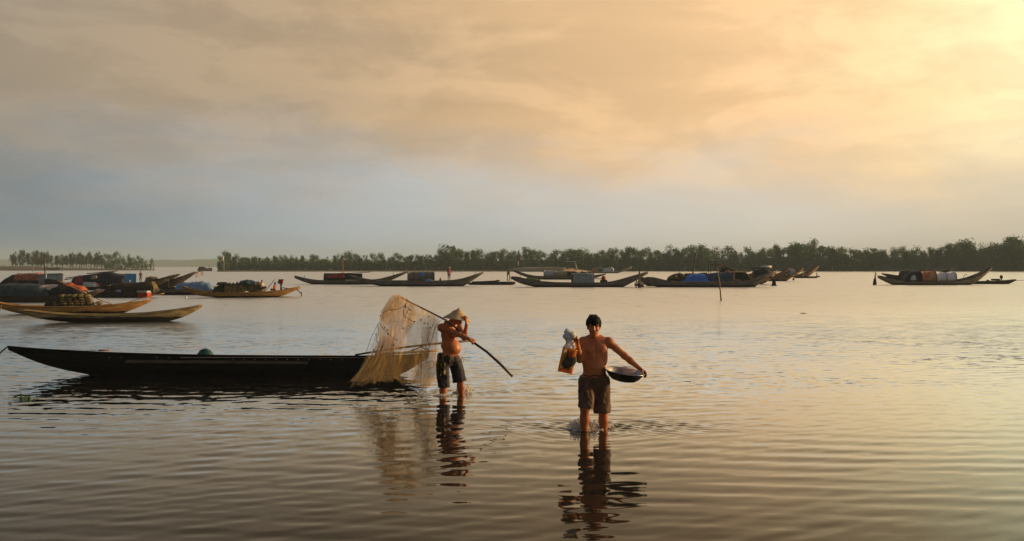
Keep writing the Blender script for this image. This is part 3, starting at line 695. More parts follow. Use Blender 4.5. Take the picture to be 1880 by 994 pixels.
b3 = boat('cargo_boat', 'dark cargo boat heaped with teal and black tarps at the left edge', 556,
          [(-60, 541), (-10, 543), (60, 545), (110, 543), (150, 539), (172, 534)], [(-60, 556), (-10, 560), (120, 560), (150, 549), (172, 537)], 1.5, M['wood_dark'], yaw=6)
mound('tarp', 'dark teal tarp bulging over the cargo of the leftmost boat', 'tarp', [(-50, 530), (-30, 524), (0, 522), (30, 521.5), (60, 523), (80, 527), (87, 538)], 545, b3, 1.35, M['tarp_teal'], rough=.10, seed=3)
mound('net_heap', 'black net heap next to the teal tarp on the leftmost boat', 'net', [(82, 538), (90, 526), (110, 522), (135, 527), (146, 536)], 544, b3, 1.2, M['tarp_black'], rough=.14, seed=9)
mound('life_jacket', 'orange red life jackets thrown on the black heap under the slanting pole', 'life jacket', [(101, 525), (106, 521), (118, 519.5), (128, 524), (140, 527), (145, 533)], 534, b3, .9, M['jacket'], rough=.22, seed=5)
mound('sack', 'pale grey pink sack between the teal tarp and the life jackets', 'sack', [(66, 526), (72, 523.5), (90, 523), (100, 525)], 533, b3, 1.0, M['cloth_white'], rough=.15, seed=15)

b4 = boat('hut_boat', 'dark boat with a brown canopy and blue grey panels at the left edge', 531,
          [(-40, 521), (0, 522), (60, 523), (110, 522), (140, 518), (165, 512)], [(-40, 532), (0, 534), (110, 534), (140, 526), (165, 515)], 1.9, M['wood_dark'], yaw=5)
mound('cargo_heap', 'black covered cargo heap under the red brown tarp', 'cargo', [(0, 520), (8, 512), (20, 505), (40, 503.5), (66, 503), (69, 508), (70, 521)], 523, b4, 1.8, M['tarp_black'], rough=.06, seed=2, expo=4)
mound('tarp', 'crumpled red brown tarp spread over the black cargo heap at left', 'tarp', [(27, 506), (30, 502.6), (48, 502.2), (66, 501.2), (67.5, 503), (68, 512)], 515, b4, 1.9, M['tarp_red_brown'], rough=.07, seed=6, expo=4, nj=20)
wavy_panel(70, 83, 505.5, 524, b4, .05, M['sheet_blue_grey']); wavy_panel(84, 113, 502.5, 521, b4, .02, M['sheet_blue_grey'], tilt=.2)
MB().box(b4['loc'](84, 503.5, .95) , (1.3, .9, .03), ry=-.04).build('roof', M['sheet_blue_grey'], b4['root'], smooth=False)
mound('crate', 'dark low crate below the blue grey panels', 'crate', [(84, 513), (85, 512), (109, 515), (110, 517)], 523, b4, .8, M['tarp_black'], rough=.02, expo=8, side=-.8)

b5 = boat('house_boat', 'dark house boat with navy awnings and a blue sign panel', 533,
          [(104, 519), (125, 524), (180, 525), (240, 524), (275, 519), (300, 513)], [(104, 523), (125, 535), (240, 536), (275, 527), (300, 516)], 2.0, M['wood_dark'], yaw=3)
mound('awning', 'dark sagging awning', 'x', [(129, 519), (133, 510), (142, 506), (160, 505), (178, 502), (190, 500), (203, 503), (224, 505), (226, 512)], 524, b5, 1.9, M['tarp_navy'], parent=b5['root'], rough=.09, seed=8, expo=3.5)
mound('tarp', 'maroon red tarp folded over the house boat awning', 'tarp', [(138, 510), (141, 506.5), (150, 505.5), (152, 509)], 521, b5, 2.0, M['tarp_maroon'], rough=.05, seed=2, expo=4)
mound('sheet', 'pale grey plastic sheet hanging below the maroon tarp', 'sheet', [(153, 517), (154, 516), (176, 516.5), (178, 520)], 527, b5, 2.05, M['sheet_grey'], rough=.05, seed=1, expo=5)
mound('barrel', 'white and red plastic barrel beside the grey sheet', 'barrel', [(172, 520), (174, 517), (181, 517), (183, 521)], 526, b5, 2.2, M['plastic_white'], rough=.03, seed=1)
mound('bag', 'small red bag on the end of the white barrel', 'bag', [(179, 519), (180, 517), (183, 519), (184, 523)], 525.5, b5, 2.26, M['plastic_red'], rough=.06)
mound('sheet', 'light beige scrap of sheet under the dark house boat roof', 'sheet', [(167, 507), (168, 506), (177, 505.5), (178, 508)], 513, b5, 2.02, M['sheet_olive'], rough=.05, seed=11, expo=5)
MB().box(b5['loc'](238, 511, .1), (.86 * 12.5 * b5['s'], .03, 8.3 * b5['s']), ry=.02).build('sign_panel', M['panel_blue'], b5['root'], smooth=False)
MB().tube([b5['loc'](237.2, 518.5, .02), b5['loc'](238, 514.5, .02)], .05, 6).build('painted_figure', M['plastic_white'], b5['root'])
MB().box(b5['loc'](225, 515.5, .06), (.09, .03, .14)).build('hatch', M['bamboo'], b5['root'], smooth=False)
for (x0, y0, x1, y1, yy) in [(118, 511, 205, 499, .5), (112, 514, 200, 503, .9), (150, 503, 206, 498, 1.2)]:
    MB().tube([b5['loc'](x0, y0, yy), b5['loc'](x1, y1, yy)], .035, 6).build('spar', M['pole_dark'], b5['root'])
mound('tarp', 'ragged dark net tarp thrown over the spars of the house boat', 'tarp', [(176, 504), (184, 500.5), (196, 499), (202, 501), (204, 506)], 512, b5, 1.4, M['tarp_navy'], rough=.2, seed=31)

b6 = boat('net_boat', 'dark low boat carrying a long net roll and a red cooler box', 547,
          [(160, 538), (180, 537), (230, 537), (262, 538), (275, 535), (284, 531)], [(160, 543), (175, 549), (255, 550), (272, 544), (284, 534)], 1.5, M['wood_dark'], yaw=4)
mound('net_roll', 'long dark brown net roll lying on the low boat beside the cooler box', 'net', [(189, 533), (194, 526), (202, 521.5), (225, 520), (250, 519.5), (268, 519), (275, 523), (278, 532)], 537, b6, 1.1, M['net_dark'], rough=.13, seed=12)
mound('net_heap', 'shaggy olive end of the long net roll', 'net', [(262, 527), (266, 519.5), (273, 519), (278, 524), (279, 533)], 536, b6, 1.14, M['net_olive'], rough=.3, seed=13)
e = empty('cooler_box', b6['world'](262.5, 547, -.05), 'red cooler box with a pale blue lid at the end of the low dark boat', 'cooler box')
s6 = b6['s']
MB().box((0, .2, 4.7 * s6), (10 * s6, .22, 5.0 * s6), rz=-.25).build('box', M['plastic_red'], e, smooth=False); MB().box((-.02, .2, 11 * s6), (10.6 * s6, .25, 1.7 * s6), rz=-.25).build('lid', M['sheet_grey'], e, smooth=False)
for k in (-1, 1): MB().box((.06 + k * 3 * s6, -.035 - k * .03, 3.6 * s6), (1.4 * s6, .02, 1.3 * s6), rz=-.25).build('latch', M['metal_dark'], e, smooth=False)
mound('rag', 'small pale rag heap amid the dark boats left of the net roll', 'rag', [(168, 535), (172, 531.5), (185, 532), (190, 536)], 538, b6, .8, M['cloth_white'], rough=.3, seed=5)
mound('life_jacket', 'dull red life jacket on the low dark boat deck', 'life jacket', [(170, 538), (173, 534), (180, 534), (183, 538)], 540, b6, .9, M['tarp_red_brown'], rough=.2, seed=55)

b7 = boat('dark_boat', 'dark high prowed boat with its tip raised behind the blue barrels', 530,
          [(255, 521), (280, 519), (300, 517), (325, 511), (342, 504), (353, 500)], [(255, 532), (300, 532), (322, 523), (342, 510), (353, 502)], 1.7, M['wood_dark'], yaw=5)
b7b = boat('dark_boat', 'dark boat with a shorter raised tip left of the net hung prow', 528.5,
           [(240, 520), (270, 518), (290, 513), (310, 507), (325, 503.5)], [(240, 530), (280, 530), (305, 516), (325, 505)], 1.5, M['wood_dark'], yaw=4, dy=1.5)
mound('net_heap', 'brushwood brown net heap behind the standing man in navy', 'net', [(264, 519), (266, 511), (274, 508), (282, 509), (285, 518)], 521, b7b, 1.3, M['net_olive'], rough=.25, seed=8)
mb = MB(); c0, c1 = b7['world'](352, 500), b7['world'](369, 497.5)
mb.grid([[c0 + (c1 - c0) * i / 6 + Vector((0, .1 * math.sin(i), -(j / 4) * (.55 - .15 * i / 6))) for i in range(7)] for j in range(5)])
me_ = mb.build('hanging_net', M['net_dense'], b7['root'])
me_.matrix_parent_inverse = (Matrix.Translation(b7['root'].location) @ Matrix.Rotation(b7['yaw'], 4, 'Z')).inverted()
uvl = me_.data.uv_layers.new(); [setattr(uvl.data[l.index], 'uv', (me_.data.vertices[l.vertex_index].co.x, me_.data.vertices[l.vertex_index].co.z)) for l in me_.data.loops]
MB().tube([b7['loc'](318, 511), b7['loc'](370, 496.5)], .03, 6).build('boom', M['stake'], b7['root'])
for px in (309, 336): stick('stake', f'short mooring stake under the dark raised prow, {"left" if px < 320 else "right"} one', 'stake', P(px, 531, b7['D'] - .8), P(px + 1, 512 if px < 320 else 508, b7['D'] - .8), .045, .035, M['stake'])

b8 = boat('grey_boat', 'low grey boat loaded with steel blue plastic sheeting', 542,
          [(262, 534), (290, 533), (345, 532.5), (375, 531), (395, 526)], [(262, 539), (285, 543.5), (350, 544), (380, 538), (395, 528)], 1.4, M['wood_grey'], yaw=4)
mound('tarp', 'steel blue tarp bulging over barrels on the low grey boat', 'tarp', [(320, 530), (322, 522), (334, 519.5), (352, 518.5), (366, 517), (378, 520), (388, 527), (389, 532)], 534, b8, 1.25, M['tarp_steel_blue'], rough=.10, seed=17, ribs=.05, sub=16)
mound('fuel_can', 'small dark fuel can with a pale cap beside the blue tarp', 'can', [(312, 529), (313, 526.5), (319, 526.5), (320, 530)], 533, b8, .5, M['metal_dark'], rough=.03, side=-.4)

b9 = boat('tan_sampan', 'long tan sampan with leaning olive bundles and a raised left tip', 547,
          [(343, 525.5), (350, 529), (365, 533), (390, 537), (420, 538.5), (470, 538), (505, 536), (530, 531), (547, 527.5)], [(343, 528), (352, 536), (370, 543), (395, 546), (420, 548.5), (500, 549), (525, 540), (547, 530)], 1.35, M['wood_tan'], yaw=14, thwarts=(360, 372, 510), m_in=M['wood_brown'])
for c in range(5):
    x0 = 413 + c * 6.2; mound('net_bundle', 'olive bundle leaning in the taller stack of the long tan sampan', 'net bundle', [(x0, 531), (x0 + 1, 522 - c * .3), (x0 + 4, 519 - c * .3), (x0 + 7, 522), (x0 + 12, 537)], 538, b9, .95, M['net_olive'], group='leaning net bundles on the long tan sampan', rough=.13, seed=c * 3, sub=8, nj=10, side=-.1)
for c in range(6):
    x0 = 444 + c * 5.2; mound('net_bundle', 'olive bundle leaning in the right stack of the long tan sampan', 'net bundle', [(x0, 527), (x0 + 1, 518), (x0 + 4, 515.5 + c * .5), (x0 + 8, 520), (x0 + 13, 533)], 535, b9, .95, M['net_olive'], group='leaning net bundles on the long tan sampan', rough=.13, seed=c * 5 + 40, sub=8, nj=10, side=.1)
mound('net_heap', 'dark green net heap at the left foot of the leaning bundles', 'net', [(391, 537), (396, 529), (405, 524), (414, 522), (420, 527)], 538, b9, .95, M['net_dark'], rough=.18, seed=18)
mound('tarp', 'dark tarp with a green patch on top of the right bundle stack', 'tarp', [(438, 521), (441, 516), (452, 514), (460, 514.5), (468, 518)], 523, b9, 1.1, M['tarp_dark_blue'], rough=.12, seed=19)
mound('tarp', 'small green cloth tucked under the dark tarp on the bundles', 'cloth', [(443, 521), (445, 518), (452, 515.5), (455, 517)], 521, b9, 1.16, M['net_green'], rough=.12, seed=20)
mound('tarp', 'dark tarp on top of the left bundle stack', 'tarp', [(400, 523), (402, 518.5), (415, 518), (422, 521)], 524, b9, 1.0, M['tarp_black'], rough=.10, seed=22)
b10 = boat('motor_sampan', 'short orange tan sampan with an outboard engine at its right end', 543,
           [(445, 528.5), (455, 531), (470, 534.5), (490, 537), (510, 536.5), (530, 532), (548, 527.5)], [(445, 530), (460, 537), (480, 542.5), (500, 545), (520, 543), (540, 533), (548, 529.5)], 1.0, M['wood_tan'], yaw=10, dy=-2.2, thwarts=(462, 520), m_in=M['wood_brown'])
e = empty('outboard_engine', b10['world'](514.5, 535), 'dark red outboard engine mounted on the orange tan motor sampan', 'engine'); s10 = b10['s']
MB().box((0, 0, 16 * s10), (3.6 * s10, 3 * s10, 3.2 * s10)).build('engine_block', M['metal_red'], e, smooth=False); MB().box((0, 0, 20.5 * s10), (4.2 * s10, 3.4 * s10, 1.2 * s10)).build('fuel_tank', M['metal_dark'], e, smooth=False)
MB().tube([(0, 0, 0), (0, 0, 13 * s10)], .06, 8).build('mount_post', M['metal_dark'], e); MB().tube([(-6 * s10, 0, 14 * s10), (-4 * s10, 0, 20 * s10), (-1 * s10, 0, 19 * s10)], .04, 6).build('exhaust_pipe', M['metal_dark'], e)
MB().tube([(2 * s10, 0, 6 * s10), (30 * s10, .2, 1.5 * s10), (36 * s10, .3, -6 * s10)], .03, 6).build('propeller_shaft', M['metal_dark'], e); MB().ell((36 * s10, .3, -6 * s10), (.03, .16, .16)).build('propeller', M['metal_dark'], e)
stick('bamboo_pole', 'thin bamboo pole leaning up beside the seated man in orange', 'pole', b10['world'](490, 531), b10['world'](505, 511), .022, .02, M['bamboo_orange'])
mound('buoy', 'white float against the long tan sampan hull', 'float', [(348, 545), (349, 542.5), (351, 542.5), (352, 545)], 547, b9, .3, M['plastic_white'], side=-1.0)

for (x0, y0, x1, y1, bb, yy, lab) in [(186, 531, 201, 523.5, b6, .2, 'pale plank end sticking up left of the long net roll'), (118, 531, 176, 527.5, b5, -.1, 'pale boom lying along the house boat gunwale'), (206, 539, 246, 536.5, b6, .1, 'thin pole lying along the low net boat'),
        (8, 545, 88, 541, b3, .05, 'long pole lashed along the leftmost cargo boat'), (288, 531, 336, 529.5, b8, .2, 'pale pole lying on the low grey boat'), (292, 533, 270, 520, b7, .1, 'dark oar leaning on the boat left of the steel blue tarp'), (370, 528, 352, 517, b8, .9, 'thin stick standing up by the steel blue tarp')]:
    stick('bamboo_pole', lab, 'pole', bb['world'](x0, y0, yy), bb['world'](x1, y1, yy + .1), .035, .025, M['wood_pale'] if 'dark' not in lab else M['pole_dark'])
mound('basket', 'small round dark basket on the low grey boat', 'basket', [(296, 530), (297, 526), (305, 526), (306, 530)], 534, b8, .6, M['net_dark'], rough=.04, seed=3)
mound('crate', 'small faded blue crate on the low net boat deck', 'crate', [(212, 536), (212.5, 532.5), (220, 532.5), (220.5, 536)], 540, b6, .5, M['tarp_steel_blue'], rough=.02, expo=8, side=-.45)
mound('sack', 'pale sack slumped at the foot of the navy awning', 'sack', [(205, 522), (207, 517.5), (214, 517), (218, 522)], 526, b5, 2.1, M['cloth_white'], rough=.15, seed=23)

# ---- middle row
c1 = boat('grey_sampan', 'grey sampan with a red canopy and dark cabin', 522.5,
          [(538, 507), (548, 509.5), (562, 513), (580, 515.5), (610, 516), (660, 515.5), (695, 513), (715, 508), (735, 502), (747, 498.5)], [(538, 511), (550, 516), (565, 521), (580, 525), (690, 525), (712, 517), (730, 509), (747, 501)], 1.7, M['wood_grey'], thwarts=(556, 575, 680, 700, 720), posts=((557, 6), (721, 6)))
arch(594, 630, 502, 515.5, c1, 1.5, M['tarp_black']); mound('tarp', 'red tarp draped over the low canopy of the grey sampan', 'tarp', [(597, 507), (599, 504.5), (612, 503.5), (620, 502), (628, 501), (631, 503), (631.5, 513)], 510, c1, 1.62, M['tarp_red'], rough=.05, seed=2, expo=3.2)
wavy_panel(632, 665, 502.5, 514.5, c1, .1, M['tarp_navy'], 'cabin_wall', ridges=4, tilt=-.05); MB().box(c1['loc'](648, 501.6, .85), (1.7, .85, .035), ry=-.055).build('cabin_roof', M['wood_dark'], c1['root'], smooth=False)
stick('flag_pole', 'thin reddish pole standing beside the red tarp', 'pole', c1['world'](627, 514), c1['world'](627, 476.5), .05, .035, M['tarp_red_brown'])
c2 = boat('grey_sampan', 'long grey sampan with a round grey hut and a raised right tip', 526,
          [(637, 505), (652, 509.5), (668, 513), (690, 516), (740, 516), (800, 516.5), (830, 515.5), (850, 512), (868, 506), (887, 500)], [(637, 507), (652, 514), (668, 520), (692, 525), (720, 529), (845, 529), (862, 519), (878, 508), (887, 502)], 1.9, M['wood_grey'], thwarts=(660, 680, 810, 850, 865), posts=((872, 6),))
arch(748, 795, 499.5, 515.5, c2, 1.7, M['wood_grey'], seams=3, label='round grey mat hut'); mound('tarp', 'small blue cloth patch on the round grey hut', 'cloth', [(770.5, 503), (771, 500.5), (777.5, 500.3), (778, 503)], 507.5, c2, 1.79, M['tarp_blue'], rough=.02, expo=3.8)
mound('bag', 'blue and white bags at the foot of the round grey hut', 'bag', [(780, 515), (783, 512.5), (790, 512.5), (794, 515)], 517, c2, .4, M['tarp_steel_blue'], rough=.2, side=-.8)
tag(MB().tube([(0, 0, 0), (0, 0, .1), (.02, 0, .32)], [.09, .12, .03], 8).build('lantern', M['tarp_navy'], None, c2['world'](807, 516.5)), 'small dark pointed lamp on the grey sampan deck', 'lamp')
c3 = boat('flat_raft', 'low dark flat raft boat between two grey sampans', 523.5, [(858, 520), (880, 518.7), (900, 518.2), (925, 518), (946, 518)], [(858, 522), (875, 525.5), (930, 525.5), (946, 522)], 1.1, M['wood_dark'])
c3b = boat('flat_raft', 'thin dark canoe behind the low flat raft boat', 520, [(866, 517.5), (885, 517), (905, 516), (918, 515)], [(866, 520), (880, 521), (905, 519), (918, 516)], .9, M['wood_dark'])
mound('bundle', 'small dark bundle on the thin canoe tip', 'bundle', [(910, 515.5), (912, 514.2), (916, 514.2), (917, 516)], 517, c3b, .5, M['tarp_black'])
c6 = boat('grey_sampan', 'grey sampan with blue and olive hut panels, behind the one with green nets', 513.5,
          [(943, 496.5), (955, 500), (968, 504.5), (985, 507.5), (1010, 508), (1060, 508), (1090, 506.5), (1105, 504.5), (1114, 503)], [(943, 499), (955, 505), (970, 510.5), (990, 514.5), (1085, 514.5), (1100, 509), (1114, 504.5)], 2.2, M['wood_grey'], thwarts=(975, 990, 1088))
arch(999, 1019, 497, 508, c6, 2.0, M['sheet_blue_grey'], label='blue grey half of the hut'); arch(1019.3, 1042, 498, 508, c6, 1.95, M['sheet_olive'], label='olive half of the hut')
mound('net_heap', 'black net awning beside the olive hut panel', 'net', [(1042, 507), (1043, 498), (1052, 498.5), (1062, 500), (1070, 501.5), (1080, 503), (1088, 507)], 509, c6, 1.9, M['tarp_black'], rough=.1, seed=3, expo=4)
mound('sack', 'dark purple sack on the sampan behind the blue grey hut', 'sack', [(1064, 503), (1067, 499), (1078, 500), (1082, 505)], 506, c6, 1.3, M['tarp_navy'], rough=.15, seed=6)
c5 = boat('grey_sampan', 'long grey sampan with a corrugated blue grey hut and green nets', 527.5,
          [(938, 509), (943, 507.5), (955, 510), (970, 514), (990, 517), (1020, 519.5), (1060, 520), (1110, 520), (1130, 517.5), (1150, 512), (1170, 506), (1192, 499.5)], [(938, 512), (950, 519), (965, 524), (980, 527), (1000, 530), (1140, 530), (1155, 523), (1172, 514), (1192, 503)], 1.9, M['wood_grey'], thwarts=(948, 1000, 1125, 1145, 1160), posts=((955, 5),))
mound('net_heap', 'green net pile on the left end of the grey sampan', 'net', [(964, 515), (967, 510.5), (980, 511), (990, 513.5), (996, 518)], 520, c5, 1.0, M['net_green'], rough=.2, seed=7, side=-.1)
wavy_panel(1052, 1091.5, 503.5, 520.5, c5, .12, M['sheet_blue_grey'], 'hut_wall', ridges=11); wavy_panel(1052, 1091.5, 503.8, 520.5, c5, 1.7, M['sheet_blue_grey'], 'hut_wall', ridges=11)
MB().box(c5['loc'](1071.5, 502.8, .92), (40.5 / 2 * c5['s'], .88, .03), ry=-.02).build('hut_roof', M['sheet_blue_grey'], c5['root'], smooth=False)
MB().box(c5['loc'](1051.5, 512.5, .9), (.05, .75, 7.6 * c5['s'])).build('hut_curtain', M['tarp_black'], c5['root'], smooth=False)
e = empty('engine', c5['world'](1110, 519.5), 'rusty boat engine with a round flywheel on the grey sampan right of the corrugated hut', 'engine')
MB().box((0, 0, .12), (.32, .22, .14)).build('engine_block', M['metal_dark'], e, smooth=False); MB().ell((0, 0, .42), (.22, .16, .22)).build('flywheel', M['metal_red'], e); MB().tube([(-.2, 0, .35), (-1.0, .1, .42)], .03, 6).build('tiller', M['metal_dark'], e)
c7 = boat('cargo_sampan', 'far sampan with teal and white sacks and a raised right tip', 502,
          [(1078, 499), (1095, 500), (1130, 499.5), (1140, 497), (1152, 493.5), (1161, 490)], [(1078, 501), (1090, 503), (1130, 503), (1145, 499), (1161, 492)], 2.6, M['wood_pale'])
mound('sack', 'bright teal sack on the far sampan', 'sack', [(1097, 499), (1099, 492.5), (1104, 490.5), (1107, 494), (1108, 500)], 500.5, c7, 2.0, M['plastic_teal'], rough=.12, seed=2)
mound('sack', 'white tarp covered load on the far sampan right of the teal sack', 'sack', [(1106, 499), (1108, 493.5), (1116, 492), (1125, 491), (1127.5, 494), (1128, 500)], 500.5, c7, 2.2, M['sheet_grey'], rough=.10, seed=4, expo=3.5)
mound('cargo_heap', 'brown load at the left end of the far sampan', 'cargo', [(1086, 500), (1088, 494), (1096, 492), (1100, 500)], 501, c7, 2.2, M['tarp_red_brown'], rough=.15, seed=3)
# watch hut on the spit
def hut(px0, px1, pt, pb, D, label, mt_r, mt_w):
    s_ = D / F; x0, x1 = (px0 - CX) * s_, (px1 - CX) * s_; zt_, zb_ = CAM_H - (pt - HZ) * s_, CAM_H - (pb - HZ) * s_; c = ((x0 + x1) / 2, D, zb_)
    e = empty('watch_hut', c, label, 'hut'); w_ = (x1 - x0) / 2; h = zt_ - zb_
    MB().box((0, 0, h), (w_ * 1.15, w_ * 1.1, .08), ry=.03).build('roof', mt_r, e, smooth=False); MB().box((0, .2, h * .55), (w_ * .9, w_ * .8, h * .33)).build('wall', mt_w, e, smooth=False)
    for a_ in (-1, 1):
        for b_ in (-1, 1): MB().tube([(a_ * w_ * .92, b_ * w_ * .9, -.5), (a_ * w_ * .92, b_ * w_ * .9, h)], .07, 5).build('post', M['stake'], e)
    return e
hut(1040, 1056, 480.5, 496, 322, 'small dark stilt hut on the pale spit', M['sheet_grey'], M['wood_dark'])
stick('stake', 'pale leaning post right of the stilt hut', 'post', P(1059, 496, 318), P(1056, 483, 318), .25, .2, M['wood_pale'])
hut(1475, 1499, 476, 490, 335, 'dark hut on the mud bank above the raised tan prows', M['tarp_black'], M['tarp_black'])
tag(MB().box((0, 0, .6), (.22, .2, 1.2)).build('marker_post', M['wood_pale'], None, P(951, 489, 330)), 'pale leaning marker post before the far wood at the spit', 'post')

# stake clusters
def stakes(name, label, base, wl, poles, mt='stake', cross=()):
    D = depth(wl); o = P(base, wl, D); o.z = 0; e = empty(name, o, label, 'stakes')
    for (x0, y0, x1, y1, r_, dd) in poles: MB().tube([P(x0, y0, D + dd) - o, P((x0 + x1) / 2, (y0 + y1) / 2, D + dd) - o, P(x1, y1, D + dd) - o], [r_, r_ * .9, r_ * .75], 6).build('pole', M[mt], e)
    for (x0, y0, x1, y1, r_) in cross: MB().tube([P(x0, y0, D) - o, P(x1, y1, D) - o], r_, 5).build('crossbar', M[mt], e)
    return e
stakes('mooring_stakes', 'dark cluster of mooring stakes left of the green net sampan', 933, 515.5, [(932, 517, 931, 497, .06, 0), (935, 517, 936, 488, .05, .4), (931, 517, 934, 487, .05, -.3), (939, 516, 933, 499, .03, .2), (933.5, 505, 933.5, 497, .13, 0)])
stakes('mooring_stakes', 'tall leaning mooring pole with a timber stand between two grey sampans', 1172, 528.5, [(1172.5, 529, 1174, 500, .10, 0), (1173, 510, 1179.5, 457, .045, .1), (1168, 529, 1169, 513, .05, -.4), (1176, 529, 1176, 512, .05, .4), (1167, 529, 1170, 512, .04, .8)], cross=[(1165, 523, 1182, 523, .12), (1165, 518, 1182, 519, .04), (1174, 525, 1182, 525, .14)])
stakes('mooring_stakes', 'lone cluster of dark stakes by the red cloth boat', 1606, 523.5, [(1606, 524, 1607.5, 500, .06, 0), (1604, 524, 1607, 502, .04, -.3), (1609, 524, 1607, 501, .04, .4), (1605, 523.5, 1606, 512, .15, 0)])
stick('stake', 'thick bare stake leaning in the open water before the blue tarp boat', 'stake', P(1324, 554, depth(552)), P(1316.5, 492, depth(552)), .045, .03, M['wood_brown'], .03)
stick('stake', 'thin tall pole leaning above the bright blue tarp', 'pole', P(1271.5, 504, depth(524)), P(1279, 460, depth(524)), .07, .035, M['pole_dark'])
stick('stake', 'tall dark stake in front of the blue grey panels at left', 'stake', P(83.5, 532, depth(529)), P(81.5, 468, depth(529)), .07, .04, M['pole_dark'])
stick('stake', 'thin stake standing off the right end of the wooded islet', 'stake', P(282.5, 497, depth(496.5)), P(282, 480, depth(496.5)), .2, .12, M['pole_dark'])
stick('stake', 'pale short stake near the brown islet shore', 'stake', P(60.5, 501, depth(500)), P(60.5, 489, depth(500)), .1, .08, M['wood_pale'])
e = empty('marker_pole', (P(410, 499, 338).x, 338, 0), 'white box on a tall pole at the left tip of the far wood', 'marker')
s_ = 338 / F
for a_ in (-1, 1): MB().tube([(a_ * 1.1 * s_, 0, -.2), (a_ * 1.0 * s_, 0, P(0, 478, 338).z)], .13, 5).build('post', M['wood_pale'], e)
MB().box((-1.2 * s_, 0, P(0, 475, 338).z), (1.7 * s_, .25, 4.2 * s_), ry=.08).build('box', M['plastic_white'], e, smooth=False); MB().tube([(-.8 * s_, 0, P(0, 471, 338).z), (0, 0, P(0, 465, 338).z)], .05, 4).build('finial', M['stake'], e)
# fence netting on the islet shore
e = empty('net_fence', (P(95, 497, 398).x, 398, 0), 'low green net fence on the brown islet shore', 'fence')
MB().box((0, 0, P(0, 494.2, 398).z), (15 * 398 / F, .05, 1.9 * 398 / F)).build('net_panel', M['plastic_teal'], e, smooth=False)
for k in (-1, 0, 1): MB().tube([(k * 14 * 398 / F, -.1, -.3), (k * 14 * 398 / F, -.1, P(0, 491, 398).z)], .1, 5).build('post', M['stake'], e)
# far barge
fbg = boat('barge', 'small far grey barge on the open water left of the far wood', 498, [(360, 494.5), (364, 493), (384, 493), (386, 492)], [(360, 497), (364, 499), (384, 499), (386, 497)], 4, M['wood_grey'], thwarts=(366, 374))
MB().box(fbg['loc'](368, 492.4), (.9, 1.2, .45)).build('deck_cabin', M['wood_dark'], fbg['root'], smooth=False)
for px in (366.5, 381): MB().tube([fbg['loc'](px, 495), fbg['loc'](px, 488)], .1, 5).build('mast', M['stake'], fbg['root'])

# ---- right row
d1 = boat('cargo_sampan', 'long grey brown sampan under a bright blue tarp', 527.5,
          [(1186, 511), (1192, 508.5), (1205, 510.5), (1225, 516), (1245, 518), (1300, 518.5), (1345, 517.5), (1375, 516.5), (1395, 511), (1412, 504), (1427, 499)], [(1186, 514), (1196, 523), (1205, 527), (1225, 530), (1390, 530), (1393, 523), (1410, 513), (1427, 502)], 2.0, M['wood_grey'], thwarts=(1200, 1212, 1365, 1385), m_rail=M['wood_pale'])
d1b = boat('grey_sampan', 'short dark prow poking out beside the timber stand', 526, [(1173, 508), (1180, 509.5), (1192, 514), (1210, 518)], [(1173, 513), (1180, 520), (1190, 525), (1210, 528)], 1.4, M['wood_grey'], dy=1.2)
mound('net_bundle', 'round brown net bale at the left of the bright blue tarp', 'net bundle', [(1227, 517), (1231, 509), (1240, 504), (1252, 501.5), (1260, 504), (1262, 512)], 519, d1, 1.5, M['net_dark'], rough=.10, seed=4)
mound('net_heap', 'small olive net corner on the round net bale', 'net', [(1229, 513), (1235, 506), (1244, 503), (1248, 506)], 512, d1, 1.6, M['net_olive'], rough=.2, seed=5)
mound('tarp', 'bright blue tarp draped over cargo in the middle of the right row', 'tarp', [(1249, 518), (1256, 512), (1264, 507), (1276, 503.5), (1292, 503), (1299, 506), (1303, 512), (1304, 518)], 519, d1, 1.75, M['tarp_blue'], rough=.08, seed=6, sub=18, nj=20)
mound('tarp', 'dark blue tarp right of the bright blue one', 'tarp', [(1302, 517), (1303, 503), (1316, 501), (1330, 500), (1344, 501), (1345, 514)], 517, d1, 1.7, M['tarp_dark_blue'], rough=.06, seed=7, expo=4)
mound('tarp', 'black tarp ridge behind the bright blue tarp', 'tarp', [(1258, 506), (1264, 502.5), (1290, 502), (1303, 501), (1306, 508)], 515, d1, .9, M['tarp_black'], rough=.07, seed=14, expo=4, side=.5)
mound('sack', 'reddish cloth bundle on the dark blue tarp', 'cloth', [(1334, 502), (1337, 497.5), (1342, 496), (1345, 500)], 503, d1, 1.0, M['tarp_red_brown'], rough=.15, seed=3)
MB().box(d1['loc'](1348, 508, .1), (1.6 * d1['s'], .1, 9 * d1['s'])).build('hatch_post', M['wood_pale'], d1['root'], smooth=False)
MB().box(d1['loc'](1362, 499.5, .8), (15 * d1['s'], .8, .05), ry=-.03).build('hatch_roof', M['bamboo'], d1['root'], smooth=False); MB().box(d1['loc'](1354, 514.5, -.02), (6.5 * d1['s'], .1, .9 * d1['s'])).build('bench', M['wood_pale'], d1['root'], smooth=False)
mound('cargo_heap', 'black load under the boat hatch roof', 'cargo', [(1350, 514), (1351, 503), (1364, 501), (1376, 503), (1380, 512)], 516, d1, 1.2, M['tarp_black'], rough=.08, seed=15, expo=4)
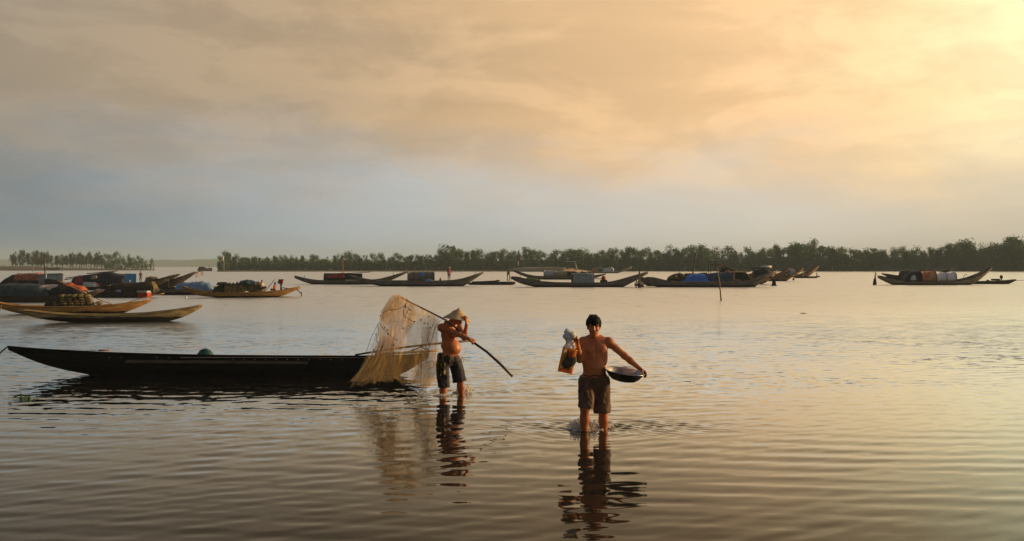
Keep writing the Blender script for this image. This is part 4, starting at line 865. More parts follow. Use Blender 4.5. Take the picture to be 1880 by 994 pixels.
def cabin_frame(b, x0, x1, pt, pb):
    for px in (x0, x1):
        for y in (.3, 1.5): MB().tube([b['loc'](px, pb, y), b['loc'](px + (1 if px == x1 else 0), pt, y)], .04, 5).build('canopy_post', M['stake'], b['root'])
    MB().box(b['loc']((x0 + x1) / 2 + 1, pt, .9), ((x1 - x0) / 2 * b['s'] * .95, .9, .04)).build('canopy_top', M['sheet_grey'], b['root'], smooth=False)
    MB().tube([b['loc'](x0, pt + 9, .3), b['loc'](x1, pt + 9, .3)], .03, 5).build('canopy_rail', M['stake'], b['root'])
d2 = boat('tan_sampan', 'tan prowed sampan directly behind the blue tarp boat', 522, [(1290, 508), (1340, 509), (1370, 507), (1385, 503), (1394, 499), (1400, 497)], [(1290, 518), (1350, 520), (1372, 517), (1388, 508), (1400, 500)], 1.8, M['wood_brown'], dy=2)
cabin_frame(d2, 1306, 1330, 477.5, 508)
mound('tarp', 'green tarp scrap on the first tan prow', 'tarp', [(1384, 503), (1388, 496.5), (1396, 495.5), (1400, 499)], 503, d2, 1.0, M['net_green'], rough=.15, seed=3)
mound('roof_heap', 'grey roof heap behind the dark blue tarp', 'roof', [(1322, 505), (1326, 494), (1336, 490), (1350, 493), (1360, 497), (1372, 500)], 508, d2, 1.6, M['tarp_black'], rough=.08, seed=9)
d3 = boat('tan_sampan', 'tan prowed sampan with a silver roll, second of the raised prows', 523, [(1350, 512), (1385, 511), (1405, 507), (1418, 502), (1430, 497)], [(1350, 523), (1395, 524), (1408, 519), (1422, 509), (1430, 500)], 1.7, M['wood_brown'], dy=3.2)
MB().tube([d3['loc'](1388, 510), d3['loc'](1388, 492)], .05, 5).build('rack_post', M['stake'], d3['root']); MB().tube([d3['loc'](1420, 506), d3['loc'](1420, 492)], .05, 5).build('rack_post', M['stake'], d3['root']); MB().tube([d3['loc'](1384, 492.6), d3['loc'](1422, 492.6)], .06, 5).build('rack_beam', M['stake'], d3['root'])
o = MB().tube([d3['loc'](1399, 490, .6) - d3['loc'](1409, 490, .6), d3['loc'](1419, 490, .6) - d3['loc'](1409, 490, .6)], 1.9 * d3['s'], 10).build('foam_roll', M['sheet_silver'], None, d3['world'](1409, 490, .6)); tag(o, 'silver rolled sheet lying on a rack above the tan prows', 'roll')
mound('cargo_heap', 'black cargo under the rack with the silver roll', 'cargo', [(1386, 508), (1390, 496), (1405, 493.5), (1416, 496), (1420, 506)], 511, d3, 1.4, M['tarp_black'], rough=.1, seed=3)
d4 = boat('tan_sampan', 'tan prowed sampan behind the black float flag, third of the raised prows', 517, [(1400, 508), (1420, 507), (1436, 502), (1446, 497), (1453, 493)], [(1400, 516), (1425, 518), (1438, 512), (1448, 503), (1453, 496)], 1.7, M['wood_brown'], dy=3)
d5 = boat('tan_sampan', 'long tan prowed sampan above the small red buoy, fourth of the raised prows', 516.5, [(1395, 511), (1420, 512), (1445, 509), (1460, 503), (1470, 498), (1478, 493.5)], [(1395, 516), (1420, 518), (1444, 517.5), (1450, 513), (1465, 505), (1478, 496)], 2.0, M['wood_brown'])
mound('sheet', 'pale sheet between the third and fourth tan prows', 'sheet', [(1450, 503), (1453, 494), (1460, 493.5), (1463, 499)], 505, d4, 1.0, M['sheet_grey'], rough=.1)
d6 = boat('tan_sampan', 'rightmost tan prowed sampan of the moored row', 509.5, [(1450, 505), (1475, 504.5), (1490, 499), (1500, 493), (1508, 488.3)], [(1450, 510), (1475, 511), (1490, 506), (1500, 498), (1508, 490)], 2.0, M['wood_brown'], yaw=8)
d7 = boat('flat_raft', 'thin black canoe right of the tan prows', 511, [(1458, 508), (1480, 508), (1500, 508), (1507, 507)], [(1458, 510), (1470, 512), (1495, 512), (1507, 508.5)], 1.2, M['wood_black'])
stick('stake', 'pale stake standing behind the thin black canoe', 'stake', P(1500, 508, depth(509)), P(1499.5, 501, depth(509)), .1, .08, M['wood_pale'])
stick('stake', 'short pale post on the near side of the last tan prow', 'stake', P(1474.5, 511, depth(511)), P(1474.5, 502, depth(511)), .1, .09, M['wood_pale'])
# black float flag and buoy
e = empty('float_flag', on_water(1421, 525) + (0,), 'black flag float standing in front of the raised tan prows', 'float')
s_ = depth(525) / F; v = [(-4 * s_, -.04, 1.2 * s_), (4 * s_, -.04, 1.0 * s_), (3 * s_, -.04, 8 * s_), (-2.6 * s_, -.04, 13 * s_)]
v2 = [(a_, .04, c_) for a_, b_, c_ in v]; MB().add(v + v2, [(0, 1, 2, 3), (7, 6, 5, 4), (0, 4, 5, 1), (1, 5, 6, 2), (2, 6, 7, 3), (3, 7, 4, 0)]).build('flag', M['tarp_black'], e, smooth=False)
MB().tube([(-2.8 * s_, 0, -.4), (-2.8 * s_, 0, 16 * s_)], .04, 5).build('pole', M['pole_dark'], e); MB().ell((0, 0, .02), (.35, .2, .08)).build('float', M['tarp_black'], e)
tag(MB().ell((0, 0, .06), (.17, .17, .17)).build('buoy', M['metal_red'], None, P(1457, 514, depth(515)) ), 'small dark red buoy below the fourth tan prow', 'buoy')
# right end
e2 = boat('dark_boat', 'dark sampan behind the boat with the red printed cloth', 515, [(1624, 502.5), (1635, 504), (1650, 506.5), (1700, 507), (1725, 504), (1742, 498), (1753, 494)], [(1624, 504), (1640, 510), (1655, 515), (1715, 516), (1735, 506), (1753, 496)], 1.9, M['wood_dark'], dy=1.5)
mound('roll', 'blue grey roll on the dark sampan behind the red cloth', 'roll', [(1657, 506), (1658, 498.5), (1672, 497), (1684, 497.5), (1685, 504)], 507, e2, 1.2, M['tarp_navy'], rough=.08, seed=2)
mound('cargo_heap', 'black roof heap above the red printed cloth', 'cargo', [(1680, 504), (1686, 496.5), (1696, 495.5), (1706, 496), (1712, 503)], 506, e2, 1.2, M['tarp_black'], rough=.1, seed=4)
e1 = boat('dark_boat', 'dark sampan with a red printed cloth and a silver arched canopy', 523.5,
          [(1619, 507), (1628, 508.5), (1645, 513), (1665, 516.5), (1720, 517.5), (1760, 516), (1785, 511.5), (1800, 506), (1815, 499), (1828, 492)], [(1619, 511), (1632, 517), (1645, 523), (1660, 526), (1780, 526), (1800, 517), (1815, 505), (1828, 494.5)], 2.0, M['wood_pale'], thwarts=(1640, 1775, 1795), posts=((1630, -8),), m_rail=M['wood_dark'])
mound('tarp', 'black tarp tent left of the red printed cloth', 'tarp', [(1662, 516), (1672, 504), (1682, 498.5), (1692, 497.5), (1700, 499), (1703, 515)], 518, e1, 1.7, M['tarp_black'], rough=.07, seed=3, expo=3)
arch(1694, 1721, 498.5, 517, e1, 1.8, M['cloth_red_print'], label='red printed cloth part of the canopy'); arch(1721.5, 1758, 500.5, 517, e1, 1.75, M['sheet_silver'], seams=1, label='silver sheet part of the canopy')
mound('bag', 'white plastic bag against the black tarp tent', 'bag', [(1672, 513), (1675, 507), (1681, 505.5), (1682, 512)], 515, e1, .4, M['sheet_grey'], rough=.15, side=-.85)
mound('tarp', 'dark green tarp on the left tip of the red cloth boat', 'tarp', [(1631, 511), (1635, 507.5), (1643, 508), (1648, 512.5)], 515, e1, .8, M['net_dark'], rough=.1)
stick('coiled_rope', 'thin bent cane loop on the right half of the red cloth boat', 'cane', e1['world'](1776, 511), e1['world'](1784, 506.5), .03, .03, M['bamboo'], .25)
e3 = boat('flat_raft', 'slim low dark boat at the right end of the right row', 521.5, [(1752, 516.5), (1790, 517), (1835, 516.5), (1855, 515), (1870, 513.2)], [(1752, 520), (1770, 522.5), (1850, 523), (1860, 520), (1870, 515)], 1.1, M['wood_dark'], dy=-1.2, m_rail=M['wood_pale'])
e = empty('engine', e3['world'](1838, 516), 'dark boat engine with a round wheel on the slim low boat', 'engine')
MB().box((-.35, 0, .12), (.42, .16, .10)).build('engine_block', M['metal_dark'], e, smooth=False); MB().ell((.3, 0, .42), (.2, .1, .2)).build('flywheel', M['metal_dark'], e); MB().tube([(.3, 0, 0), (.3, 0, .3)], .08, 6).build('mount_post', M['metal_dark'], e)
mound('bundle', 'small dark bundle on the slim low boat by the prow foot', 'bundle', [(1815, 516.5), (1817, 514), (1820, 514.5), (1822, 517)], 518, e3, .5, M['tarp_black'])
stick('mooring_rope', 'thin rope from the slim low boat to the right edge', 'rope', e3['world'](1866, 516), P(1905, 511, depth(521)), .025, .025, M['rope_dark'], -.05)
stick('mooring_rope', 'rope from the lone stake cluster to the red cloth boat tip', 'rope', P(1608, 503, depth(523.5)), e1['world'](1621, 508), .02, .02, M['rope_dark'], -.05)

# small things on the open water
e = empty('floating_leaf', on_water(413, 562.5) + (0.02,), 'small yellow leaf floating on open water below the bundle laden sampan', 'leaf')
s_ = depth(562) / F; MB().grid([[(-3.2 * s_, 0, .01), (0, -.08, .03), (3.2 * s_, 0, .05)], [(-3 * s_, .05, .02), (0, .12, .06), (3 * s_, .04, .07)]]).build('blade', M['leaf_yellow'], e)
D_ = depth(732); wv = MB(); q = random.Random(4)
for k in range(30):
    b_ = P(q.gauss(44, 10), 731, D_ + q.gauss(0, .12)); b_.z = 0; h = q.uniform(.005, .03); a_ = q.uniform(0, 6.28); d_ = Vector((math.cos(a_) * .07, math.sin(a_) * .07, h)); n_ = Vector((-math.sin(a_), math.cos(a_), 0)) * .008
    wv.add([b_ - n_, b_ + n_, b_ + d_ * .6 + Vector((0, 0, .015)) + n_ * .7, b_ + d_], [(0, 1, 2, 3)])
o = wv.build('water_weed', M['weed'], None, smooth=False); tag(o, 'patch of green weed floating in front of the black boat tip', 'water plant')
tag(MB().tube([(-.16, 0, .0), (0, .03, .015), (.14, -.02, .0)], [.01, .02, .01], 6).build('driftwood', M['stake'], None, P(1475, 576, depth(576))), 'small dark stick drifting on the bright water at right', 'driftwood')
# birds
q = random.Random(12)
bme = MB()
bme.add([(-.55, 0, .12), (-.25, 0, .16), (0, -.1, 0), (0, .25, 0), (.25, 0, .16), (.55, 0, .12), (0, .05, .06), (0, .05, -.07)], [(0, 1, 3, 2), (2, 3, 4, 5), (2, 6, 3), (3, 7, 2)])
bmesh_ = mesh_from('bird', bme.v, bme.f, M['bird_dark'], False)
for k in range(22):
    o = link('bird', bmesh_, None, P(q.gauss(598, 13), q.gauss(362, 4), 300 + q.uniform(-15, 15))); o.rotation_euler = (q.gauss(0, .3), q.gauss(0, .4), q.uniform(0, 6.28)); s_ = q.uniform(.3, .5); o.scale = (s_,) * 3
    tag(o, 'tiny dark bird in the flock above the far wood', 'bird', 'birds flying in a loose flock')

# ------------------------------------------------------------------ bodies grown from a distance field, one continuous surface each
class Body:
    def __init__(s): s.ops = []
    def cone(s, a, b, ra, rb=None, k=.02, op='u'): s.ops.append(('c', np.array(a, float), np.array(b, float), ra, ra if rb is None else rb, k, op)); return s
    def chain(s, pts, rs, k=.02):
        for i in range(len(pts) - 1): s.cone(pts[i], pts[i + 1], rs[i], rs[i + 1], k)
        return s
    def ell(s, c, r, k=.02, op='u', rot=None): s.ops.append(('e', np.array(c, float), np.array(r, float), None if rot is None else np.array(rot, float), 0, k, op)); return s
    def plane(s, p, n_, k=.004): s.ops.append(('p', np.array(p, float), np.array(Vector(n_).normalized()), 0, 0, k, 'i')); return s
    def mesh(s, res):
        lo, hi = np.full(3, 9e9), np.full(3, -9e9)
        for o in s.ops:
            if o[6] != 'u': continue
            if o[0] == 'c': r_ = max(o[3], o[4]); q = [np.minimum(o[1], o[2]) - r_, np.maximum(o[1], o[2]) + r_]
            else: r_ = o[2].max() if o[3] is not None else o[2]; q = [o[1] - r_, o[1] + r_]
            lo = np.minimum(lo, q[0]); hi = np.maximum(hi, q[1])
        lo -= 3 * res; hi += 3 * res; n_ = np.ceil((hi - lo) / res).astype(int) + 1
        f = np.full(n_, .3, np.float32); ax = [lo[i] + res * np.arange(n_[i]) for i in range(3)]
        for typ, a, b, c, e_, k, op in s.ops:
            if typ == 'p': sl_ = (slice(None),) * 3
            else:
                pad = k * 1.2 + 4 * res
                if typ == 'c': r_ = max(c, e_); q0, q1 = np.minimum(a, b) - r_ - pad, np.maximum(a, b) + r_ + pad
                else: r_ = b.max() if c is not None else b; q0, q1 = a - r_ - pad, a + r_ + pad
                i0 = np.clip(((q0 - lo) / res).astype(int), 0, n_ - 1); i1 = np.clip(((q1 - lo) / res).astype(int) + 2, 1, n_); sl_ = tuple(slice(x, y) for x, y in zip(i0, i1))
            X, Y, Z = np.meshgrid(ax[0][sl_[0]], ax[1][sl_[1]], ax[2][sl_[2]], indexing='ij', sparse=True); g_ = f[sl_]
            if typ == 'c':
                ba = b - a; L2 = max(1e-9, ba @ ba); h = np.clip(((X - a[0]) * ba[0] + (Y - a[1]) * ba[1] + (Z - a[2]) * ba[2]) / L2, 0, 1)
                d_ = np.sqrt((X - a[0] - h * ba[0]) ** 2 + (Y - a[1] - h * ba[1]) ** 2 + (Z - a[2] - h * ba[2]) ** 2) - (c + (e_ - c) * h)
            elif typ == 'e':
                x, y, z = X - a[0], Y - a[1], Z - a[2]
                if c is not None: x, y, z = (c[0][0] * x + c[0][1] * y + c[0][2] * z, c[1][0] * x + c[1][1] * y + c[1][2] * z, c[2][0] * x + c[2][1] * y + c[2][2] * z)
                k0 = np.sqrt((x / b[0]) ** 2 + (y / b[1]) ** 2 + (z / b[2]) ** 2); k1 = np.sqrt((x / b[0] ** 2) ** 2 + (y / b[1] ** 2) ** 2 + (z / b[2] ** 2) ** 2) + 1e-9
                d_ = k0 * (k0 - 1) / k1
            else: d_ = (X - a[0]) * b[0] + (Y - a[1]) * b[1] + (Z - a[2]) * b[2]
            if op == 'u': h = np.clip(.5 + .5 * (g_ - d_) / k, 0, 1); f[sl_] = g_ + (d_ - g_) * h - k * h * (1 - h)
            else:
                dd = d_ if op == 'i' else -d_
                h = np.clip(.5 - .5 * (g_ - dd) / k, 0, 1); f[sl_] = g_ + (dd - g_) * h + k * h * (1 - h)
        # surface nets
        ins = f < 0; cnt = np.zeros(n_ - 1, np.int8)
        for i in (0, 1):
            for j in (0, 1):
                for k in (0, 1): cnt += ins[i:n_[0] - 1 + i, j:n_[1] - 1 + j, k:n_[2] - 1 + k]
        act = (cnt > 0) & (cnt < 8); cells = np.argwhere(act); idx = -np.ones(n_ - 1, int); idx[act] = np.arange(len(cells))
        acc = np.zeros((len(cells), 3)); num = np.zeros(len(cells)); cn = [(i, j, k) for i in (0, 1) for j in (0, 1) for k in (0, 1)]
        for p in cn:
            for axis in range(3):
                if p[axis]: continue
                q = list(p); q[axis] = 1; A = f[tuple((cells + p).T)]; B = f[tuple((cells + q).T)]; cr = (A < 0) != (B < 0)
                t = np.where(cr, A / np.where(cr, A - B, 1), 0); pt = np.tile(np.array(p, float), (len(cells), 1)); pt[:, axis] += t; acc[cr] += pt[cr]; num[cr] += 1
        V = lo + res * (cells + acc / num[:, None]); Q = []
        for axis in range(3):
            a2, a3 = (axis + 1) % 3, (axis + 2) % 3; sh = [slice(None)] * 3; s1 = list(sh); s2 = list(sh); s1[axis] = slice(0, -1); s2[axis] = slice(1, None)
            cr = np.argwhere(ins[tuple(s1)] != ins[tuple(s2)]); ok = np.all((cr > 0) & (cr < n_ - 1), 1); cr = cr[ok]; e2 = np.zeros(3, int); e2[a2] = 1; e3 = np.zeros(3, int); e3[a3] = 1
            q = np.stack([idx[tuple((cr - e2 - e3).T)], idx[tuple((cr - e3).T)], idx[tuple(cr.T)], idx[tuple((cr - e2).T)]], 1)
            fl = ins[tuple(cr.T)]; q[~fl] = q[~fl][:, ::-1]; Q.append(q)
        Q = np.concatenate(Q); Q = Q[(Q >= 0).all(1)]
        return V, Q
    def build(s, name, mt, parent, res=.008, disp=None, smooth_it=1):
        V, Q = s.mesh(res)
        for _ in range(smooth_it):           # one light relaxing pass takes out the grid
            A = np.zeros_like(V); N = np.zeros(len(V))
            for i in range(4):
                j = (i + 1) % 4; np.add.at(A, Q[:, i], V[Q[:, j]]); np.add.at(A, Q[:, j], V[Q[:, i]]); np.add.at(N, Q[:, i], 1); np.add.at(N, Q[:, j], 1)
            V = V * .5 + .5 * A / np.maximum(N, 1)[:, None]
        if disp is not None: V = disp(V)
        return link(name, mesh_from(name, V, Q, mt), parent)

def rotz(a): c, s_ = math.cos(a), math.sin(a); return [[c, s_, 0], [-s_, c, 0], [0, 0, 1]]
def hand(B, wr, d_, n_, curls, side=1, s=1.0, thumb_n=.5, spread=.0):
    """palm plus five separate fingers; d_: along the palm, n_: side the fingers close to, thumb on d_ x n_ * side"""
    wr, d_ = Vector(wr), Vector(d_).normalized(); n_ = Vector(n_); n_ = (n_ - d_ * n_.dot(d_)).normalized(); l = d_.cross(n_) * side
    kn = []
    for i in range(4):
        k_ = wr + d_ * (.088 - .004 * abs(i - 1)) * s + l * (.030 - .0205 * i) * s; kn.append(k_)
        B.cone(wr + d_ * .012 * s + l * (.016 - .011 * i) * s, k_, .016 * s, .0125 * s, .014)
    for i, (k_, L_) in enumerate(zip(kn, (.070, .079, .073, .056))):
        p, dr, nn = k_, d_ + l * (1.2 - i) * spread, n_; dr.normalize(); a_ = curls[i] if hasattr(curls, '__len__') else curls
        for j, (fr, r0, r1) in enumerate(((.44, .0100, .0092), (.31, .0092, .0086), (.25, .0086, .0072))):
            q = Matrix.Rotation(a_ * (1.0, 1.15, .8)[j], 3, d_.cross(n_)); dr = (q @ dr).normalized(); e_ = p + dr * L_ * fr * s; B.cone(p, e_, r0 * s, r1 * s, .003); p = e_
    b_ = wr + d_ * .026 * s + l * .024 * s; t1 = b_ + (d_ * .55 + l * .62 + n_ * thumb_n * .6).normalized() * .040 * s; t2 = t1 + (d_ * .75 + l * .15 + n_ * thumb_n).normalized() * .032 * s
    B.cone(wr + d_ * .012 * s + l * .012 * s, b_, .016 * s, .015 * s, .012); B.chain([b_, t1, t2], [.0145 * s, .0115 * s, .009 * s], .006)

def folds(amp, f1=9, f2=5, axis_z=0.0, zfade=None):
    def go(V):
        c = V.mean(0); out = V.copy()
        for i, p in enumerate(V):
            dx_, dy_ = p[0] - c[0], p[1] - c[1]; r_ = math.hypot(dx_, dy_) + 1e-6; a_ = math.atan2(dy_, dx_)
            n1 = mnoise.noise(Vector((p[0] * 14, p[1] * 14, p[2] * 4.0 + 7))); n2 = mnoise.noise(Vector((p[0] * 30 + p[2] * 16, p[1] * 30, p[2] * 16)))
            k = amp * (n1 * 1.3 + n2 * .6); out[i, 0] += dx_ / r_ * k; out[i, 1] += dy_ / r_ * k
        return out
    return go

# ---- the man with the basin
D1 = depth(790); S1 = D1 / F; X1 = (1090 - CX) * S1
man = empty('person', (X1, D1, 0), 'shirtless person in brown shorts wading towards us with a raised basket and a basin', 'person')
def J(px, py, y=0.0): return Vector(((px - 1090) * S1, y, (790 - py) * S1))
B = Body()
# trunk
B.ell(J(1092, 641, .0), (.150, .098, .150), .03).ell(J(1091.5, 660, -.005), (.138, .098, .15), .05).ell(J(1091.5, 677, -.012), (.140, .104, .12), .05).ell(J(1091, 694, 0), (.152, .108, .10), .05)
B.cone(J(1073, 628, .012), J(1115, 627.5, .012), .052, .052, .05)
B.cone(J(1082, 621.5, .02), J(1102, 621.5, .02), .038, .038, .05)
for a_, px in ((-1, 1080), (1, 1103)):
    B.ell(J(px, 640, -.062), (.068, .038, .052), .03); B.ell(J(px + a_ * 1.5, 643.5, -.098), (.011, .008, .010), .008)
    B.ell(J(px + a_ * 6, 656, -.0), (.04, .07, .10), .04)
B.cone(J(1091.5, 627, -.082), J(1091.5, 668, -.125), .004, .004, .02, 's'); B.ell(J(1086.8, 678.2, -.122), (.010, .022, .011), .012, 's')
for a_ in (-1, 1): B.cone(J(1091.5 + a_ * 2, 624.5, -.062), J(1091.5 + a_ * 17, 623, -.028), .010, .012, .02)
# neck and head, face turned a little down and to his right
B.cone(J(1092.3, 624, .015), J(1090.5, 606, -.012), .056, .050, .035)
hc = J(1090, 597.5, -.035); B.ell(hc + Vector((0, .012, .018)), (.072, .092, .088), .02); B.ell(J(1089.3, 602.5, -.058), (.062, .070, .082), .03)
B.ell(J(1089, 611.5, -.088), (.044, .042, .042), .03); B.ell(J(1088.9, 616.6, -.106), (.026, .020, .020), .02)
B.cone(J(1081.5, 596.6, -.112), J(1096, 596.3, -.110), .013, .013, .012)                    # brow
for a_ in (-1, 1):
    B.ell(J(1088.8 + a_ * 4.4, 599.8, -.128), (.017, .016, .010), .010, 's'); B.ell(J(1088.8 + a_ * 4.4, 599.9, -.108), (.013, .012, .008), .004)
    B.ell(J(1088.6 + a_ * 6.0, 604.5, -.104), (.020, .018, .018), .02)                       # cheek bones
    B.ell(J(1090 + a_ * 11.2, 601, -.015), (.011, .022, .033), .01); B.ell(J(1090 + a_ * 12.4, 601, -.022), (.005, .012, .020), .006, 's')
B.cone(J(1088.8, 598.5, -.125), J(1088.5, 604.6, -.148), .009, .013, .010); B.cone(J(1086.8, 605.2, -.135), J(1090.3, 605.2, -.135), .009, .009, .008)
B.cone(J(1085.4, 609.6, -.126), J(1092, 609.5, -.126), .006, .006, .008); B.cone(J(1085.8, 611.3, -.124), J(1091.6, 611.2, -.124), .0068, .0068, .006); B.cone(J(1084.8, 610.4, -.136), J(1092.4, 610.3, -.136), .0022, .0022, .004, 's')
# his right arm (left in the picture), raised, fist closed round the neck of the bag
sh, el_, wr = J(1070, 628.5, .01), J(1063.5, 659, -.075), J(1057.5, 628, -.20)
B.ell(sh + Vector((.0, 0, .0)), (.058, .058, .062), .03); B.cone(sh, el_, .050, .041, .03); B.ell((sh + el_) / 2 + Vector((-.004, -.012, 0)), (.048, .050, .075), .03)
B.cone(el_, (el_ * .62 + wr * .38), .043, .040, .025); B.cone((el_ * .62 + wr * .38), wr, .040, .027, .025)
hand(B, wr, (-.30, -.12, .95), (-.75, -.62, -.1), (1.15, 1.2, 1.25, 1.3), 1, .98)
# his left arm reaching down to the basin rim
sh, el_, wr = J(1118, 629, .01), J(1146.5, 653.5, -.01), J(1172.5, 675.5, -.07)
B.ell(sh, (.060, .058, .060), .03); B.cone(sh, el_, .049, .039, .03); B.cone(el_, el_ * .6 + wr * .4, .041, .037, .025); B.cone(el_ * .6 + wr * .4, wr, .037, .026, .025)
hand(B, wr, (.80, -.12, -.55), (-.35, -.25, -.9), (.55, .62, .70, .8), -1, .98, .9)
# legs, bare below the shorts and on down into the water
hr, kr, ar = J(1078, 700, -.01), J(1072.5, 745, -.13), J(1072, 806, -.02); hl, kl, al = J(1105, 700, .01), J(1107.5, 752, .045), J(1111.5, 812, .17)
for h_, k_, a_ in ((hr, kr, ar), (hl, kl, al)):
    B.cone(h_, k_, .088, .060, .04); B.ell(k_ + Vector((0, -.018, 0)), (.052, .050, .058), .02); B.cone(k_, k_ * .62 + a_ * .38, .054, .056, .03); B.ell(k_ * .66 + a_ * .34 + Vector((0, .026, 0)), (.045, .042, .095), .03); B.cone(k_ * .62 + a_ * .38, a_, .054, .036, .03)
    B.cone(a_, a_ + Vector((0, -.15, -.05)), .038, .026, .02)
B.build('body', M['skin'], man, .0068)
# shorts
T = Body(); T.ell(J(1091, 697, 0), (.172, .130, .115), .03)
T.cone(J(1078, 702, -.01), J(1074, 748, -.13), .106, .092, .05); T.cone(J(1104.5, 702, .01), J(1105.5, 762, .05), .108, .104, .05)
T.plane(J(1091, 690.5, 0), (.02, -.08, 1), .006)
T.ell(J(1071, 757, -.15), (.14, .15, .082), .006, 's'); T.ell(J(1106, 769, .05), (.15, .17, .080), .006, 's')
T.build('shorts', M['shorts_brown'], man, .0075, folds(.013))
wb = MB(); pts = [J(1091, 690.8, 0) + Vector((.148 * math.cos(a_), .109 * math.sin(a_), .008 - .016 * math.sin(a_) * .5 + .006 * math.sin(a_ * 7))) for a_ in np.linspace(0, 2 * math.pi, 49)]
wb.tube(pts, .011, 7, False).build('waistband', M['shorts_brown'], man)
for a_ in (-.012, .012): MB().tube([J(1088, 692, -.135), J(1088, 697, -.148) + Vector((a_, 0, 0)), J(1088, 703, -.146) + Vector((a_ * 2.5, 0, 0))], .003, 5).build('drawstring', M['rope_dark'], man)
# hair: cap plus many tufts
Hh = Body(); Hh.ell(hc + Vector((.002, .026, .040)), (.086, .100, .084), .02); Hh.ell(hc + Vector((0, .055, .000)), (.082, .070, .082), .03); Hh.ell(hc + Vector((-.002, -.030, .052)), (.078, .068, .050), .03)
q = random.Random(8)
for k in range(70):      # straight short locks lying down and forward
    a_ = q.uniform(0, 6.28); z_ = q.uniform(-.25, .95); r_ = math.sqrt(max(0, 1 - max(0, z_) ** 2)); n_ = Vector((r_ * math.cos(a_), r_ * math.sin(a_), z_))
    if n_.y < -.45 and z_ < .15: continue
    b_ = hc + Vector((.002, .026, .038)) + Vector((n_.x * .080, n_.y * .094, n_.z * .078)); Hh.cone(b_, b_ + (n_ * .22 + Vector((-.25, -.35, -.55 if z_ < .7 else .05))).normalized() * q.uniform(.025, .045), .012, .004, .012)
for k in range(13): b_ = hc + Vector((-.066 + .011 * k, -.074 + .026 * (abs(k - 6) / 6) ** 2, .050)); Hh.cone(b_, b_ + Vector((q.gauss(-.008, .006), -.014, -.030 - q.random() * .022)), .015, .005, .013)
for a_ in (-1, 1):
    for k in range(4): b_ = hc + Vector((a_ * .076, -.035 + .018 * k, .03)); Hh.cone(b_, b_ + Vector((a_ * .002, -.004, -.05)), .014, .006, .012)
for (x, z) in ((-.018, .130), (-.034, .124), (-.050, .112)): Hh.cone(hc + Vector((x + .014, .02, .100)), hc + Vector((x - .014, .01, z + .012)), .009, .003, .008)
Hh.build('hair', M['hair'], man, .0055)
for a_ in (-1, 1):
    MB().ell(J(1088.8 + a_ * 4.4, 600.1, -.1145), (.0105, .006, .0045), 10, 6).build('eye', M['eye'], man)
    MB().tube([J(1088.8 + a_ * 2.2, 597.2, -.1245), J(1088.8 + a_ * 4.6, 596.4, -.1235), J(1088.8 + a_ * 7.0, 597.2, -.1155)], [.004, .0045, .0025], 6).build('eyebrow', M['hair'], man)
MB().tube([J(1085.8, 610.2, -.1325), J(1088.6, 609.9, -.1345), J(1091.6, 610.1, -.1325)], [.002, .0045, .002], 6).build('lips', M['lip'], man)

def W1(px, py, y): return Vector((X1, D1, 0)) + J(px, py, y)
# basin
bc = W1(1145.5, 680.5, -.10); Rb = .242
bn = empty('basin', bc, 'round steel basin held against the hip of the basket carrier', 'basin')
bn.rotation_euler = (R(5), R(7.5), 0)
prof = [(.02, -.118), (.10, -.117), (.145, -.105), (.185, -.075), (.215, -.035), (.232, -.004), (.246, 0), (.249, .004), (.246, .008), (.230, .004)]
inn = [(.226, 0), (.209, -.033), (.180, -.070), (.142, -.098), (.10, -.110), (.02, -.111)]
ng = 48
def lathe(p, n_=ng): return [[(r_ * math.cos(2 * math.pi * j / n_), r_ * math.sin(2 * math.pi * j / n_), z) for j in range(n_)] for r_, z in p]
m_ = MB(); m_.grid(lathe(prof[:7]), close_u=True); m_.cap(0, ng, True); m_.build('bowl', M['steel_outer'], bn)
m_ = MB(); m_.grid(lathe(prof[6:] + inn), close_u=True); m_.build('lining', M['steel'], bn)
# clear box lying in the basin
bx = empty('plastic_box', bc + Vector((.045, -.02, .0)), 'clear pinkish plastic box lying in the steel basin', 'box'); bx.rotation_euler = (R(8), R(7), .35)
pr = [(.058, -.05), (.066, .015), (.069, .040), (.073, .044), (.069, .048), (.045, .058), (.01, .060)]
m_ = MB(); rows = []
for r_, z in pr: rows.append([(math.copysign(abs(math.cos(t)) ** .5, math.cos(t)) * r_ * 1.15, math.copysign(abs(math.sin(t)) ** .5, math.sin(t)) * r_ * .8, z) for t in np.linspace(0, 2 * math.pi, 25)[:-1]])
m_.grid(rows[:4], close_u=True); m_.cap(0, 24, True); m_.build('tray', M['clear_plastic'], bx); m_ = MB(); m_.grid(rows[3:], close_u=True); m_.cap(24 * 3, 24); m_.build('lid', M['clear_plastic'], bx)
# basket: open plastic mesh, built strip by strip
YB = -.22
c_tl, c_tr, c_bl, c_br = J(1032.5, 635, YB), J(1056.8, 639.5, YB), J(1022.8, 677.5, YB), J(1048.2, 683, YB)
top_c, bot_c = (c_tl + c_tr) / 2, (c_bl + c_br) / 2; ax_x = (c_tr - c_tl).normalized(); up_ = (top_c - bot_c); Hk = up_.length; up_.normalize(); ax_x = (ax_x - up_ * ax_x.dot(up_)).normalized(); ax_y = up_.cross(ax_x)
bk = empty('basket', Vector((X1, D1, 0)) + bot_c, 'yellow mesh plastic basket with an orange base held up by the basin carrier', 'basket')
hw_t, hw_b = (c_tr - c_tl).length / 2, (c_br - c_bl).length / 2 * 1.02
def bpt(t, v, k=1.0):
    h_ = (hw_b + (hw_t - hw_b) * v) * k; c, s_ = math.cos(t), math.sin(t); return ax_x * math.copysign(abs(c) ** .45, c) * h_ + ax_y * math.copysign(abs(s_) ** .45, s_) * h_ * .72 + up_ * Hk * v
NR = 40
